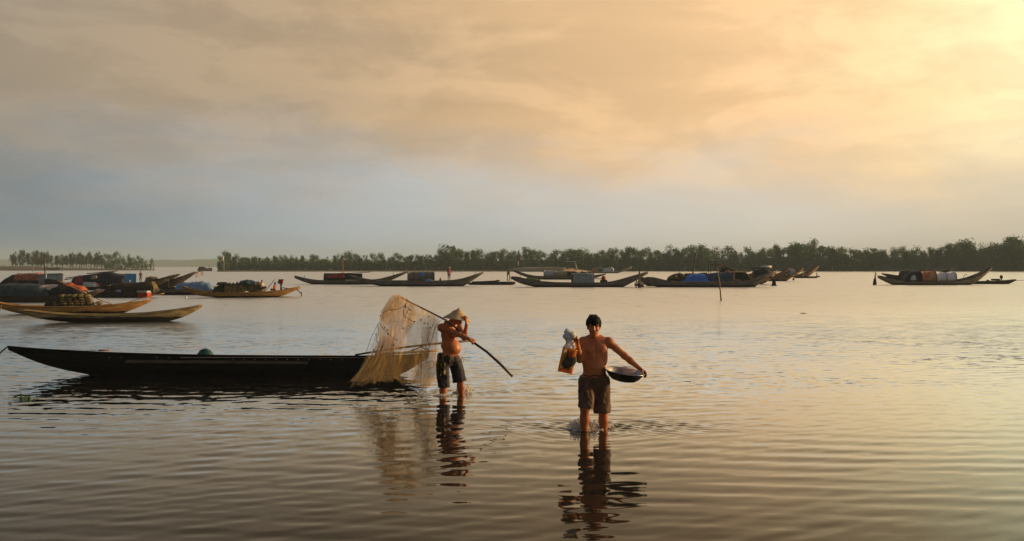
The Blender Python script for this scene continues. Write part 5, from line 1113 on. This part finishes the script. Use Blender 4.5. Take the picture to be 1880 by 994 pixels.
base = MB(); base.grid([[bpt(2 * math.pi * j / NR, v) for j in range(NR)] for v in (0, .005, .14, .15)], close_u=True); base.cap(0, NR, True); base.build('base', M['plastic_orange'], bk)
mesh_ = MB()
for j in range(NR):
    t = 2 * math.pi * j / NR; mesh_.tube([bpt(t, v) for v in (.14, .4, .7, .96)], .0026, 4)
for v in np.linspace(.18, .93, 13): mesh_.grid([[bpt(2 * math.pi * j / NR, v + dv, k) for j in range(NR)] for dv, k in ((0, 1.0), (.008, 1.0), (.008, 1.012), (0, 1.012))], close_u=True, close_v=True)
o = mesh_.build('mesh_wall', M['plastic_yellow'], bk, smooth=False); o['kind'] = 'stuff'
rim = MB(); rim.tube([bpt(2 * math.pi * j / NR, .98, 1.03) for j in range(NR + 1)], .0075, 6, False); rim.build('rim', M['plastic_yellow'], bk)
Cn = Body(); q = random.Random(3)
for k in range(22): Cn.ell(bot_c + ax_x * .012 + bpt(q.uniform(0, 6.28), q.uniform(.26, .66), q.uniform(.15, .6)), (.044, .036, .054), .03)
o = Cn.build('wet_net', M['net_dark'], None, .010); o.location = (X1, D1, 0); tag(o, 'dark wet net filling the yellow mesh basket', 'net')
Cr = Body(); Cr.ell(bot_c + up_ * Hk * .90 + ax_x * .02, (.052, .05, .030), .02).ell(bot_c + up_ * Hk * .76 + ax_x * .035 - ax_y * .02, (.045, .05, .05), .02)
o = Cr.build('float_bag', M['plastic_red'], None, .009, folds(.01)); o.location = (X1, D1, 0); tag(o, 'red plastic bag at the top of the yellow mesh basket', 'bag')
# carrying bag of pale cloth above it
hp = wr  # left wrist, unused further
G = Body(); yb = -.235
G.ell(J(1043.5, 613.5, yb), (.062, .052, .052), .03).ell(J(1041, 607.5, yb), (.032, .034, .030), .03).ell(J(1037, 616, yb), (.030, .036, .045), .03).ell(J(1050, 612, yb + .005), (.032, .034, .030), .03).cone(J(1039.5, 603.5, yb), J(1039, 607, yb), .010, .022, .02).cone(J(1050, 616, yb), J(1040, 623, yb), .030, .024, .03)
def crumple(V):
    out = V.copy(); c = V.mean(0)
    for i, p in enumerate(V):
        d_ = p - c; d_ /= np.linalg.norm(d_) + 1e-6; k = .012 * abs(mnoise.noise(Vector(p * 16))) * 2 + .006 * mnoise.noise(Vector(p * 40)); out[i] = p + d_ * (k - .008)
    return out
o = G.build('cloth_bag', M['bag_cloth'], None, .007, crumple); o.location = (X1, D1, 0); tag(o, 'pale grey cloth bag bunched in the raised fist above the yellow basket', 'bag')
G = Body(); G.cone(J(1041, 622, yb), J(1040, 633, yb), .020, .040, .02).cone(J(1046, 621, yb), J(1052, 636, yb), .012, .022, .02)
o = G.build('plastic_sheet', M['clear_plastic'], None, .008, crumple); o.location = (X1, D1, 0); tag(o, 'twisted clear plastic bag between the pale cloth bag and the yellow basket', 'bag')
for x0, x1_ in ((1043, 1034), (1050, 1055.5)): MB().tube([J(x0, 621, yb) - bot_c, J((x0 + x1_) / 2 + (-1 if x1_ < x0 else 1), 629, yb - .02) - bot_c, J(x1_, 637, YB) - bot_c], .006, 6).build('handle', M['plastic_yellow'], bk)

# ---- the man with the net
D2 = depth(725); S2 = D2 / F; X2 = (828 - CX) * S2
fi = empty('person', (X2, D2, 0), 'shirtless person in navy shorts under a conical hat shouldering a net pole', 'person')
def K(px, py, y=0.0): return Vector(((px - 828) * S2, y, (725 - py) * S2))
fd = Vector((.84, -.54, 0)).normalized(); lf = Vector((0, 0, 1)).cross(fd)      # facing direction, his left
rz_ = rotz(math.atan2(fd.y, fd.x))
B = Body()
B.ell(K(824.5, 614), (.112, .150, .145), .04, rot=rz_).ell(K(826.5, 634), (.142, .150, .120), .05, rot=rz_).ell(K(829, 641) + fd * .03, (.118, .132, .095), .05, rot=rz_).ell(K(824, 655), (.122, .150, .10), .05, rot=rz_)
shR, shL = K(818.5, 601) - lf * .12 + Vector((-.0, 0, 0)), K(833, 599.5) + lf * .13
B.cone(shR, shL, .050, .050, .05); B.cone(K(822.5, 593) - lf * .05, K(829, 593) + lf * .05, .036, .036, .045)
for a_ in (-1, 1): B.ell(K(828, 613) + fd * .085 + lf * a_ * .07, (.038, .062, .05), .03, rot=rz_); B.ell(K(828, 616.5) + fd * .128 + lf * a_ * .078, (.009, .011, .011), .01)
B.ell(K(829, 650) + fd * .155, (.022, .010, .012), .012, 's', rot=rz_)
# neck, head bowed forward under the hat
B.cone(K(827, 598), K(834, 586) , .054, .050, .03)
h2 = K(837, 583.5); B.ell(h2 + Vector((0, 0, .02)), (.094, .074, .100), .03, rot=rz_); B.ell(h2 + fd * .045 + Vector((0, 0, -.055)), (.052, .052, .058), .03, rot=rz_); B.ell(h2 + fd * .07 + Vector((0, 0, -.098)), (.026, .026, .022), .02)
B.cone(h2 + fd * .092 + Vector((0, 0, -.005)), h2 + fd * .118 + Vector((0, 0, -.042)), .010, .014, .012); B.cone(h2 + fd * .082 + lf * .035 + Vector((0, 0, .012)), h2 + fd * .082 - lf * .035 + Vector((0, 0, .012)), .012, .012, .012)
for a_ in (-1, 1): B.ell(h2 + fd * .095 + lf * a_ * .03 + Vector((0, 0, -.010)), (.012, .016, .010), .008, 's', rot=rz_); B.ell(h2 + fd * .080 + lf * a_ * .03 + Vector((0, 0, -.011)), (.012, .012, .008), .004, rot=rz_); B.ell(h2 + lf * a_ * .076 + Vector((0, 0, -.02)), (.020, .010, .030), .01, rot=rz_)
B.cone(h2 + fd * .100 + lf * .022 + Vector((0, 0, -.068)), h2 + fd * .100 - lf * .022 + Vector((0, 0, -.068)), .006, .006, .006); B.cone(h2 + fd * .098 + lf * .02 + Vector((0, 0, -.080)), h2 + fd * .098 - lf * .02 + Vector((0, 0, -.080)), .007, .007, .006)
# near (right) arm across the chest, hand on the pole
pole_pts = [K(735, 546, .02), K(762, 559, -.06), K(792, 573, -.14), K(819, 586, -.23), K(846, 605, -.32), K(870, 624.5, -.40), K(895, 641.5, -.46), K(918, 661.5, -.51), K(941, 684, -.56)]
e2_, w2_ = K(845, 611.5, -.345), K(863.5, 619.5, -.42)
B.ell(shR, (.056, .058, .060), .03); B.cone(shR, e2_, .050, .040, .03); B.cone(e2_, e2_ * .6 + w2_ * .4, .040, .036, .02); B.cone(e2_ * .6 + w2_ * .4, w2_, .036, .027, .02)
hand(B, w2_ + Vector((0, .0, .004)), (.86, .10, -.50), (.10, .70, -.65), (.75, .85, .95, 1.05), 1, 1.0, .9)
# far (left) arm bent up, hand at the hat brim
e3_, w3_ = K(853, 620, -.12), K(857.5, 595, -.14)
B.cone(shL, e3_, .048, .040, .03); B.cone(e3_, e3_ * .6 + w3_ * .4, .040, .036, .02); B.cone(e3_ * .6 + w3_ * .4, w3_, .036, .026, .02)
hand(B, w3_, (.02, -.10, .98), (-.85, .45, 0), (.45, .5, .55, .6), -1, .95)
hr, kr, ar = K(818, 664) - lf * .085, K(815.5, 702, -.06), K(813, 743, .0); hl, kl, al = K(831, 662) + lf * .085, K(845, 695, .07), K(847, 738, .14)
for h_, k_, a_ in ((hr, kr, ar), (hl, kl, al)):
    B.cone(h_, k_, .085, .058, .04); B.cone(k_, k_ * .6 + a_ * .4, .053, .053, .03); B.ell(k_ * .66 + a_ * .34 - fd * .02, (.045, .045, .09), .03); B.cone(k_ * .6 + a_ * .4, a_, .053, .036, .03); B.cone(a_, a_ + fd * .16 + Vector((0, 0, -.05)), .038, .026, .02)
B.build('body', M['skin'], fi, .0075)
T = Body(); T.ell(K(824.5, 659), (.140, .168, .115), .03, rot=rz_); T.cone(K(818, 668) - lf * .085, K(815.5, 712, -.06), .104, .094, .05); T.cone(K(830, 666) + lf * .085, K(844, 702, .07), .104, .102, .05)
T.plane(K(824, 647.5), (.16, -.10, 1), .006); T.ell(K(815.5, 719.5, -.06), (.14, .14, .095), .006, 's'); T.ell(K(848, 711, .07), (.15, .15, .105), .006, 's')
T.build('shorts', M['shorts_navy'], fi, .008, folds(.015))
for a_ in (-1, 1): MB().tube([K(838, 655) + fd * .10 + lf * a_ * .01, K(838.5, 660) + fd * .125 + lf * a_ * .03, K(835, 665) + fd * .14 + lf * a_ * .02], .005, 5).build('drawstring', M['cloth_white'], fi)
# hat: woven cone with rings and a chin strap
hat = empty('hat', Vector((X2, D2, 0)) + K(839.5, 586.5), 'pale straw conical hat of the fisherman with the net', 'hat'); hat.rotation_euler = (R(-2), R(9), 0); rh, hh = .220, .184
rows = [[(rh * u * math.cos(t), rh * u * math.sin(t), hh * (1 - u ** .93)) for t in np.linspace(0, 2 * math.pi, 41)[:-1]] for u in np.linspace(.015, 1, 12)]
rows += [[(rh * u * math.cos(t), rh * u * math.sin(t), hh * (1 - u ** .93) - .006) for t in np.linspace(0, 2 * math.pi, 41)[:-1]] for u in np.linspace(1, .03, 8)]
MB().grid(rows, close_u=True).build('cone', M['straw'], hat)
for u in (.3, .5, .7, .87, 1.0): MB().tube([(rh * u * math.cos(t), rh * u * math.sin(t), hh * (1 - u ** .93) + .001) for t in np.linspace(0, 2 * math.pi, 41)], .0035 if u < 1 else .005, 5, False).build('ring', M['straw'], hat)
MB().tube([Vector((0, -.07, -.0)), Vector((.04, -.07, -.09)), Vector((.07, 0, -.165)), Vector((.04, .07, -.09)), Vector((0, .07, 0))], .004, 5).build('chin_strap', M['tarp_blue'], hat)
# pole
o = MB().tube([p - pole_pts[4] for p in pole_pts], [.010, .011, .0125, .014, .016, .018, .019, .020, .020], 9).build('net_pole', M['pole_dark'], None, Vector((X2, D2, 0)) + pole_pts[4]); tag(o, 'dark bent pole over the shoulder of the conical hat wearer', 'pole')
MB().tube([pole_pts[3] - pole_pts[4] + Vector((-.04, 0, .02)), pole_pts[3] - pole_pts[4] + Vector((.05, -.015, -.012))], .019, 8).build('grip_wrap', M['cloth_white'], o)

# ---- the net hung on the pole
net = empty('fishing_net', Vector((X2, D2, 0)) + K(745, 640), 'sheer golden fishing net draped from the shouldered pole into the water', 'net'); NO = K(745, 640)
def poly(pts, u):
    u = u * (len(pts) - 1); i = min(int(u), len(pts) - 2); t = u - i; t = t * t * (3 - 2 * t) * .4 + t * .6; return pts[i] + (pts[i + 1] - pts[i]) * t
def sheet(name, mt, lines, fold, nf, seed, nu=56, nv=30, hemw=.02, label=None, uvs=(1, 1)):
    """lines: rows of control points (column, row, depth) from the pole down to the hem"""
    L_ = [[K(*p) for p in l] for l in lines]; rows, uv = [], []
    for j in range(nv):
        v = j / (nv - 1); r = []; x = v * (len(L_) - 1); k = min(int(x), len(L_) - 2); t = x - k
        for i in range(nu):
            u = i / (nu - 1); a0, a1, a2, a3 = (poly(L_[min(max(k + d_, 0), len(L_) - 1)], u) for d_ in (-1, 0, 1, 2))
            p = .5 * ((2 * a1) + (a2 - a0) * t + (2 * a0 - 5 * a1 + 4 * a2 - a3) * t * t + (3 * a1 - a0 - 3 * a2 + a3) * t ** 3)
            f_ = fold * (.15 + v ** .8) * (math.sin(u * nf * 6.28 + seed + 1.5 * math.sin(v * 3 + seed)) + .6 * math.sin(u * nf * 14.1 + seed * 2.3 + v * 2))
            p = p + Vector((fold * .35 * v * math.sin(u * nf * 9.4 + seed), f_, hemw * v ** 5 * math.sin(u * nf * 9 + seed + 2 * math.sin(u * 7))))
            n_ = mnoise.noise(Vector((u * 6, v * 6, seed))); n2 = mnoise.noise(Vector((u * 17, v * 9, seed + 3))); r.append(p + Vector((n_ * .03 * v + n2 * .012, n_ * .06 + n2 * .03, n2 * .012)) - NO); uv.append((u * uvs[0], v * uvs[1]))
        rows.append(r)
    m_ = MB().grid(rows); o = m_.build(name, mt, net); l_ = o.data.uv_layers.new()
    for lp in o.data.loops: l_.data[lp.index].uv = uv[lp.vertex_index]
    if label: o['label'] = label
    return o
sheet('net_sheet', M['net_fine'], [[(722, 543, .10), (735, 542, .02), (760, 556, -.05), (790, 571, -.14), (808, 581, -.2)], [(702, 572, .22), (716, 575, .1), (745, 585, .05), (784, 598, -.1), (807, 606, -.18)], [(687, 622, .30), (704, 622, .15), (745, 628, .05), (780, 640, -.05), (806, 648, -.12)], [(664, 668, .36), (688, 668, .22), (730, 668, .12), (772, 676, .02), (805, 680, -.06)], [(634, 708, .42), (668, 702, .3), (722, 700, .2), (768, 706, .1), (804, 703, 0)]], .055, 4.5, 1.0, uvs=(1.3, 1.4))
sheet('net_sheet', M['net_fine'], [[(720, 545, -.02), (732, 541, -.02), (752, 552, -.1), (776, 565, -.2), (804, 580, -.26)], [(701, 575, -.14), (718, 578, -.18), (742, 588, -.2), (770, 596, -.24), (804, 606, -.28)], [(689, 625, -.2), (712, 628, -.24), (738, 630, -.24), (772, 640, -.26), (804, 650, -.30)], [(648, 706, -.32), (690, 700, -.35), (722, 694, -.3), (752, 704, -.3), (798, 706, -.34)]], .055, 5.0, 3.0, uvs=(1.3, 1.4))
sheet('net_sheet', M['net_dense'], [[(719, 544, .06), (728, 540, .02), (744, 547, .0), (760, 557, -.04)], [(704, 566, .14), (718, 570, .08), (738, 574, .04), (764, 580, .0)], [(698, 594, .18), (712, 600, .14), (728, 604, .10), (756, 600, .04)], [(692, 640, .2), (704, 650, .18), (726, 646, .15), (744, 618, .05)]], .035, 3.0, 5.0, uvs=(.7, .9))
sheet('net_sheet', M['net_dense'], [[(718, 545, -.02), (726, 541, -.04), (738, 545, -.06)], [(703, 568, -.1), (716, 570, -.14), (736, 572, -.14)], [(700, 588, -.12), (712, 594, -.16), (730, 590, -.16)]], .03, 2.5, 6.0, nu=30, nv=16, uvs=(.5, .5))
sheet('net_sheet', M['net_dense'], [[(700, 615, .0), (712, 618, -.04), (724, 622, -.06)], [(688, 652, -.05), (704, 654, -.1), (726, 654, -.1)], [(650, 703, -.1), (690, 698, -.15), (740, 693, -.15)]], .06, 5.0, 8.0, nv=20, hemw=.035, uvs=(.8, .8))
sheet('net_sheet', M['net_dense'], [[(776, 600, -.16), (783, 599, -.18), (790, 600, -.2)], [(775, 616, -.14), (783, 617, -.17), (790, 616, -.2)], [(775, 632, -.12), (783, 634, -.15), (791, 631, -.2)]], .015, 2.0, 9.0, nu=20, nv=12, uvs=(.3, .3), label='denser square patch')
sheet('net_sheet', M['net_fine'], [[(790, 573, -.18), (799, 577, -.2), (806, 582, -.22)], [(782, 640, -.2), (794, 645, -.22), (805, 648, -.24)], [(760, 700, -.2), (782, 710, -.25), (802, 700, -.3)]], .04, 3.0, 11.0, nu=30, uvs=(.5, 1.4))
sheet('net_sheet', M['net_dense'], [[(758, 642, .0), (768, 640, -.04), (782, 642, -.08)], [(762, 665, .0), (774, 668, -.05), (788, 664, -.08)], [(752, 706, .05), (772, 713, .0), (794, 704, -.05)]], .05, 3.0, 14.0, nu=30, nv=16, hemw=.05, uvs=(.4, .6))
sheet('net_sheet', M['net_olive'], [[(806, 646, -.28), (812, 644, -.30), (818, 648, -.30)], [(805, 662, -.26), (812, 664, -.3), (819, 664, -.3)], [(808, 680, -.24), (813, 683, -.26), (820, 679, -.28)]], .03, 2.0, 17.0, nu=20, nv=14, hemw=.05, uvs=(.3, .4), label='bunch of net hanging on the hip')
q = random.Random(5)
for k in range(9):       # gathered lead lines fanning out at the lower left
    u = (k + q.uniform(-.3, .3)) / 8; a_ = K(700 + 26 * u, 622 + 8 * u, -.05 - .1 * u); c_ = K(636 + 74 * u + q.gauss(0, 2), 708 - 8 * u + q.gauss(0, 1.5), .1 - .35 * u); m_ = (a_ + c_) / 2 + Vector((.05, q.gauss(0, .05), -.01))
    MB().tube([p - NO for p in (a_, a_ * .6 + m_ * .4, m_, m_ * .5 + c_ * .5 + Vector((.01, 0, 0)), c_)], [.003, .004, .0045, .0045, .004], 5).build('lead_line', M['rope'], net)
def cord(pts, r_=.0042, mt='rope_dark'):
    P_ = [K(*p) for p in pts]; out = []
    for i in range(len(P_) - 1):
        for t in (0, .25, .5, .75):
            a0, a1, a2, a3 = P_[max(i - 1, 0)], P_[i], P_[i + 1], P_[min(i + 2, len(P_) - 1)]
            out.append(.5 * ((2 * a1) + (a2 - a0) * t + (2 * a0 - 5 * a1 + 4 * a2 - a3) * t * t + (3 * a1 - a0 - 3 * a2 + a3) * t ** 3) - NO)
    out.append(P_[-1] - NO); MB().tube(out, r_, 5).build('cord', M[mt], net)
cord([(706, 574, -.2), (716, 569, -.22), (728, 568, -.24), (741, 564, -.24), (748, 556, -.2)]); cord([(748, 556, -.2), (744, 570, -.26), (745, 578, -.27), (755, 585, -.28), (764, 590, -.3)]); cord([(747, 563, -.24), (754, 566, -.25), (751, 572, -.26), (756, 576, -.27)])
cord([(700, 590, -.2), (705, 600, -.22), (718, 612, -.26), (728, 620, -.28), (735, 623, -.3)]); cord([(698, 592, -.2), (692, 605, -.22), (684, 622, -.24), (676, 648, -.26)], .0035, 'rope'); cord([(697, 595, -.2), (699, 610, -.22), (694, 622, -.24), (700, 629, -.25)])
cord([(812, 586, -.3), (802, 600, -.33), (796, 622, -.36), (788, 645, -.38), (787, 662, -.38), (797, 658, -.38), (800, 668, -.4), (789, 674, -.4)]); cord([(800, 590, -.3), (790, 615, -.32), (783, 650, -.3)], .003, 'rope')
o_ = [(764, 589), (776, 586), (782, 592), (790, 580), (703, 578), (710, 600), (716, 612), (690, 640), (706, 635), (788, 593), (748, 561), (756, 568), (744, 601), (726, 632), (695, 612), (793, 600), (776, 681), (668, 655), (715, 604)]
fl = MB().ell((0, 0, 0), (.011, .011, .014), 7, 5); fme = mesh_from('net_float', fl.v, fl.f, M['cloth_dark'])
for (px, py) in o_: link('net_float', fme, net, K(px, py, -.27) - NO)

# ---- splashes round the legs
def splash(name, px, wl, y, w_, h, n_, label, seed, lean=0.0):
    q = random.Random(seed); Bd = Body(); c = P(px, wl, depth(wl)); c.z = 0
    for k in range(n_):
        a_ = q.uniform(0, 6.28); r_ = w_ * (.35 + .65 * q.random()); up = h * q.random() ** 1.7 * (1.15 - r_ / w_ * .6); b_ = Vector((r_ * math.cos(a_) + lean * up, r_ * .5 * math.sin(a_) + y, up)); s_ = q.uniform(.0045, .012) * (1.3 - up / h * .6)
        Bd.ell(b_, (s_ * q.uniform(.8, 1.6), s_, s_ * q.uniform(.7, 1.3)), .006)
        if q.random() < .4: Bd.cone(b_, (b_.x * .85, b_.y * .85, max(0, b_.z - .03)), s_ * .7, s_ * .9, .008)
    for k in range(int(n_ * .5)):
        a_ = q.uniform(0, 6.28); r_ = w_ * q.uniform(.3, 1.5); Bd.ell((r_ * math.cos(a_), r_ * .55 * math.sin(a_) + y, .002), (q.uniform(.012, .03), q.uniform(.008, .016), .006), .01)
    o = Bd.build(name, M['foam'], None, .0045, smooth_it=0); o.location = c; tag(o, label, kind='stuff')
splash('splash', 1071, 788, -.02, .17, .16, 260, 'water splashing up round the basin carrier right shin', 2)
splash('splash', 1108, 784, 0, .12, .05, 60, 'low splash round the basin carrier left leg', 3)
splash('splash', 849, 721, 0, .13, .13, 120, 'splash kicked up by the fisherman leading leg', 4, .5)
splash('splash', 813, 727, 0, .10, .03, 30, 'low ripple foam round the fisherman rear leg', 5)

# ---- far figures
def figure(px, wl_feet, py_top, D, label, face, shirt, trousers, sit=False, arms='down', hat_=None, cut=None, parent_z=None):
    s_ = D / F; h = (wl_feet - py_top) * s_; base = P(px, wl_feet, D); U = h / (1.72 if not sit else 1.02)
    e = empty('person', base, label, 'person'); f_ = Vector((math.sin(R(face)), -math.cos(R(face)), 0)); l_ = Vector((0, 0, 1)).cross(f_)
    z0 = .86 if not sit else .16
    def q(a_, b_, c_): return (f_ * a_ + l_ * b_ + Vector((0, 0, c_))) * U
    b1_, b2_, b3_, b4_ = Body(), Body(), Body(), Body(); hp = z0
    b1_.ell(q(.02, 0, hp + .74), (.085 * U, .085 * U, .115 * U), .02).cone(q(0, 0, hp + .5), q(.01, 0, hp + .66), .05 * U, .05 * U, .03)
    lean = .10 if sit else 0
    b2_.ell(q(lean * .4, 0, hp + .34), (.15 * U, .15 * U, .23 * U), .05).ell(q(0, 0, hp + .06), (.14 * U, .14 * U, .14 * U), .05).cone(q(lean * .8, -.16, hp + .50), q(lean * .8, .16, hp + .50), .055 * U, .055 * U, .05)
    for sg in (-1, 1):
        sh_ = q(lean * .8, sg * .19, hp + .49); el_ = q(.04 if arms == 'down' else .14, sg * .25, hp + .20); wr_ = q(.10 if arms == 'down' else .38, sg * (.23 if arms == 'down' else .12), hp - .04 if arms == 'down' else hp + .14)
        b2_.cone(sh_, el_, .055 * U, .048 * U, .04); b1_.cone(el_, wr_, .042 * U, .032 * U, .02); b1_.ell(wr_ + q(.03, 0, -.04), (.035 * U, .03 * U, .055 * U), .02)
        if sit: b3_.cone(q(0, sg * .09, hp), q(.38, sg * .14, hp + .16), .085 * U, .065 * U, .04); b3_.cone(q(.38, sg * .14, hp + .16), q(.40, sg * .13, hp - .22), .06 * U, .04 * U, .03)
        else: b3_.cone(q(0, sg * .09, hp), q(.05 * sg, sg * .10, .46), .085 * U, .062 * U, .04); b3_.cone(q(.05 * sg, sg * .10, .46), q(.03 * sg, sg * .10, .04), .058 * U, .04 * U, .03); b3_.cone(q(.03 * sg, sg * .10, .03), q(.14 + .03 * sg, sg * .11, .03), .035 * U, .03 * U, .02)
    # skin parts joined to one body by a core inside the clothes
    b1_.cone(q(0, 0, hp), q(0, 0, hp + .52), .09 * U, .09 * U, .03)
    for sg in (-1, 1): b1_.cone(q(0, 0, hp + .46), q(.04 if arms == 'down' else .14, sg * .25, hp + .20), .03 * U, .035 * U, .02)
    b1_.build('body', M['skin'], e, .022 * U, smooth_it=0); b2_.build('shirt', M[shirt], e, .025 * U, smooth_it=0); b3_.build('trousers', M[trousers], e, .025 * U, smooth_it=0)
    if hat_ is None: b4_.ell(q(-.01, 0, hp + .79), (.095 * U, .095 * U, .085 * U), .02); b4_.build('hair', M['hair'], e, .02 * U, smooth_it=0)
    else:
        m_ = MB(); c = q(.01, 0, hp + .78); n_ = 20; m_.grid([[c + Vector((.30 * U * u * math.cos(2 * math.pi * j / n_), .30 * U * u * math.sin(2 * math.pi * j / n_), .17 * U * (1 - u)) ) for j in range(n_)] for u in (.03, .4, .75, 1.0, .9, .5)][:4] + [[c + Vector((.28 * U * u * math.cos(2 * math.pi * j / n_), .28 * U * u * math.sin(2 * math.pi * j / n_), .15 * U * (1 - u))) for j in range(n_)] for u in (1, .3)], close_u=True); m_.build('hat', M['straw'], e)
    return e
figure(258, 518.5, 497.5, b5['D'] + .6, 'person in dark navy standing on the boat beside the blue sign panel', 60, 'cloth_navy', 'cloth_navy')
figure(824.5, 516, 491.5, c2['D'] + .9, 'person in a pink shirt and wide hat standing on the grey sampan', 20, 'cloth_pink', 'cloth_dark', hat_=True)
figure(481, 533, 514.5, b9['D'] + .5, 'person in a pale top sitting at the end of the bundle laden sampan', 70, 'cloth_white', 'cloth_dark', sit=True, arms='out')
figure(505, 537, 518.5, b10['D'] + .5, 'person in orange crouching on the motor sampan beside the engine', -70, 'cloth_orange', 'cloth_dark', sit=True, arms='out')

# ------------------------------------------------------------------ haze
def haze():
    mb = MB(); mb.box((0, 1450, 21), (2600, 1650, 22.4)); m = bpy.data.materials.new('haze'); m.use_nodes = True; m.node_tree.nodes.clear(); t = NT(m.node_tree)
    v = t.n('ShaderNodeVolumePrincipled'); v.inputs['Color'].default_value = (.62, .84, 1.0, 1); v.inputs['Density'].default_value = .00036
    o = t.n('ShaderNodeOutputMaterial'); t.t.links.new(v.outputs[0], o.inputs['Volume'])
    tag(mb.build('haze', m, smooth=False), 'thin evening haze over the lagoon', kind='stuff')
haze()
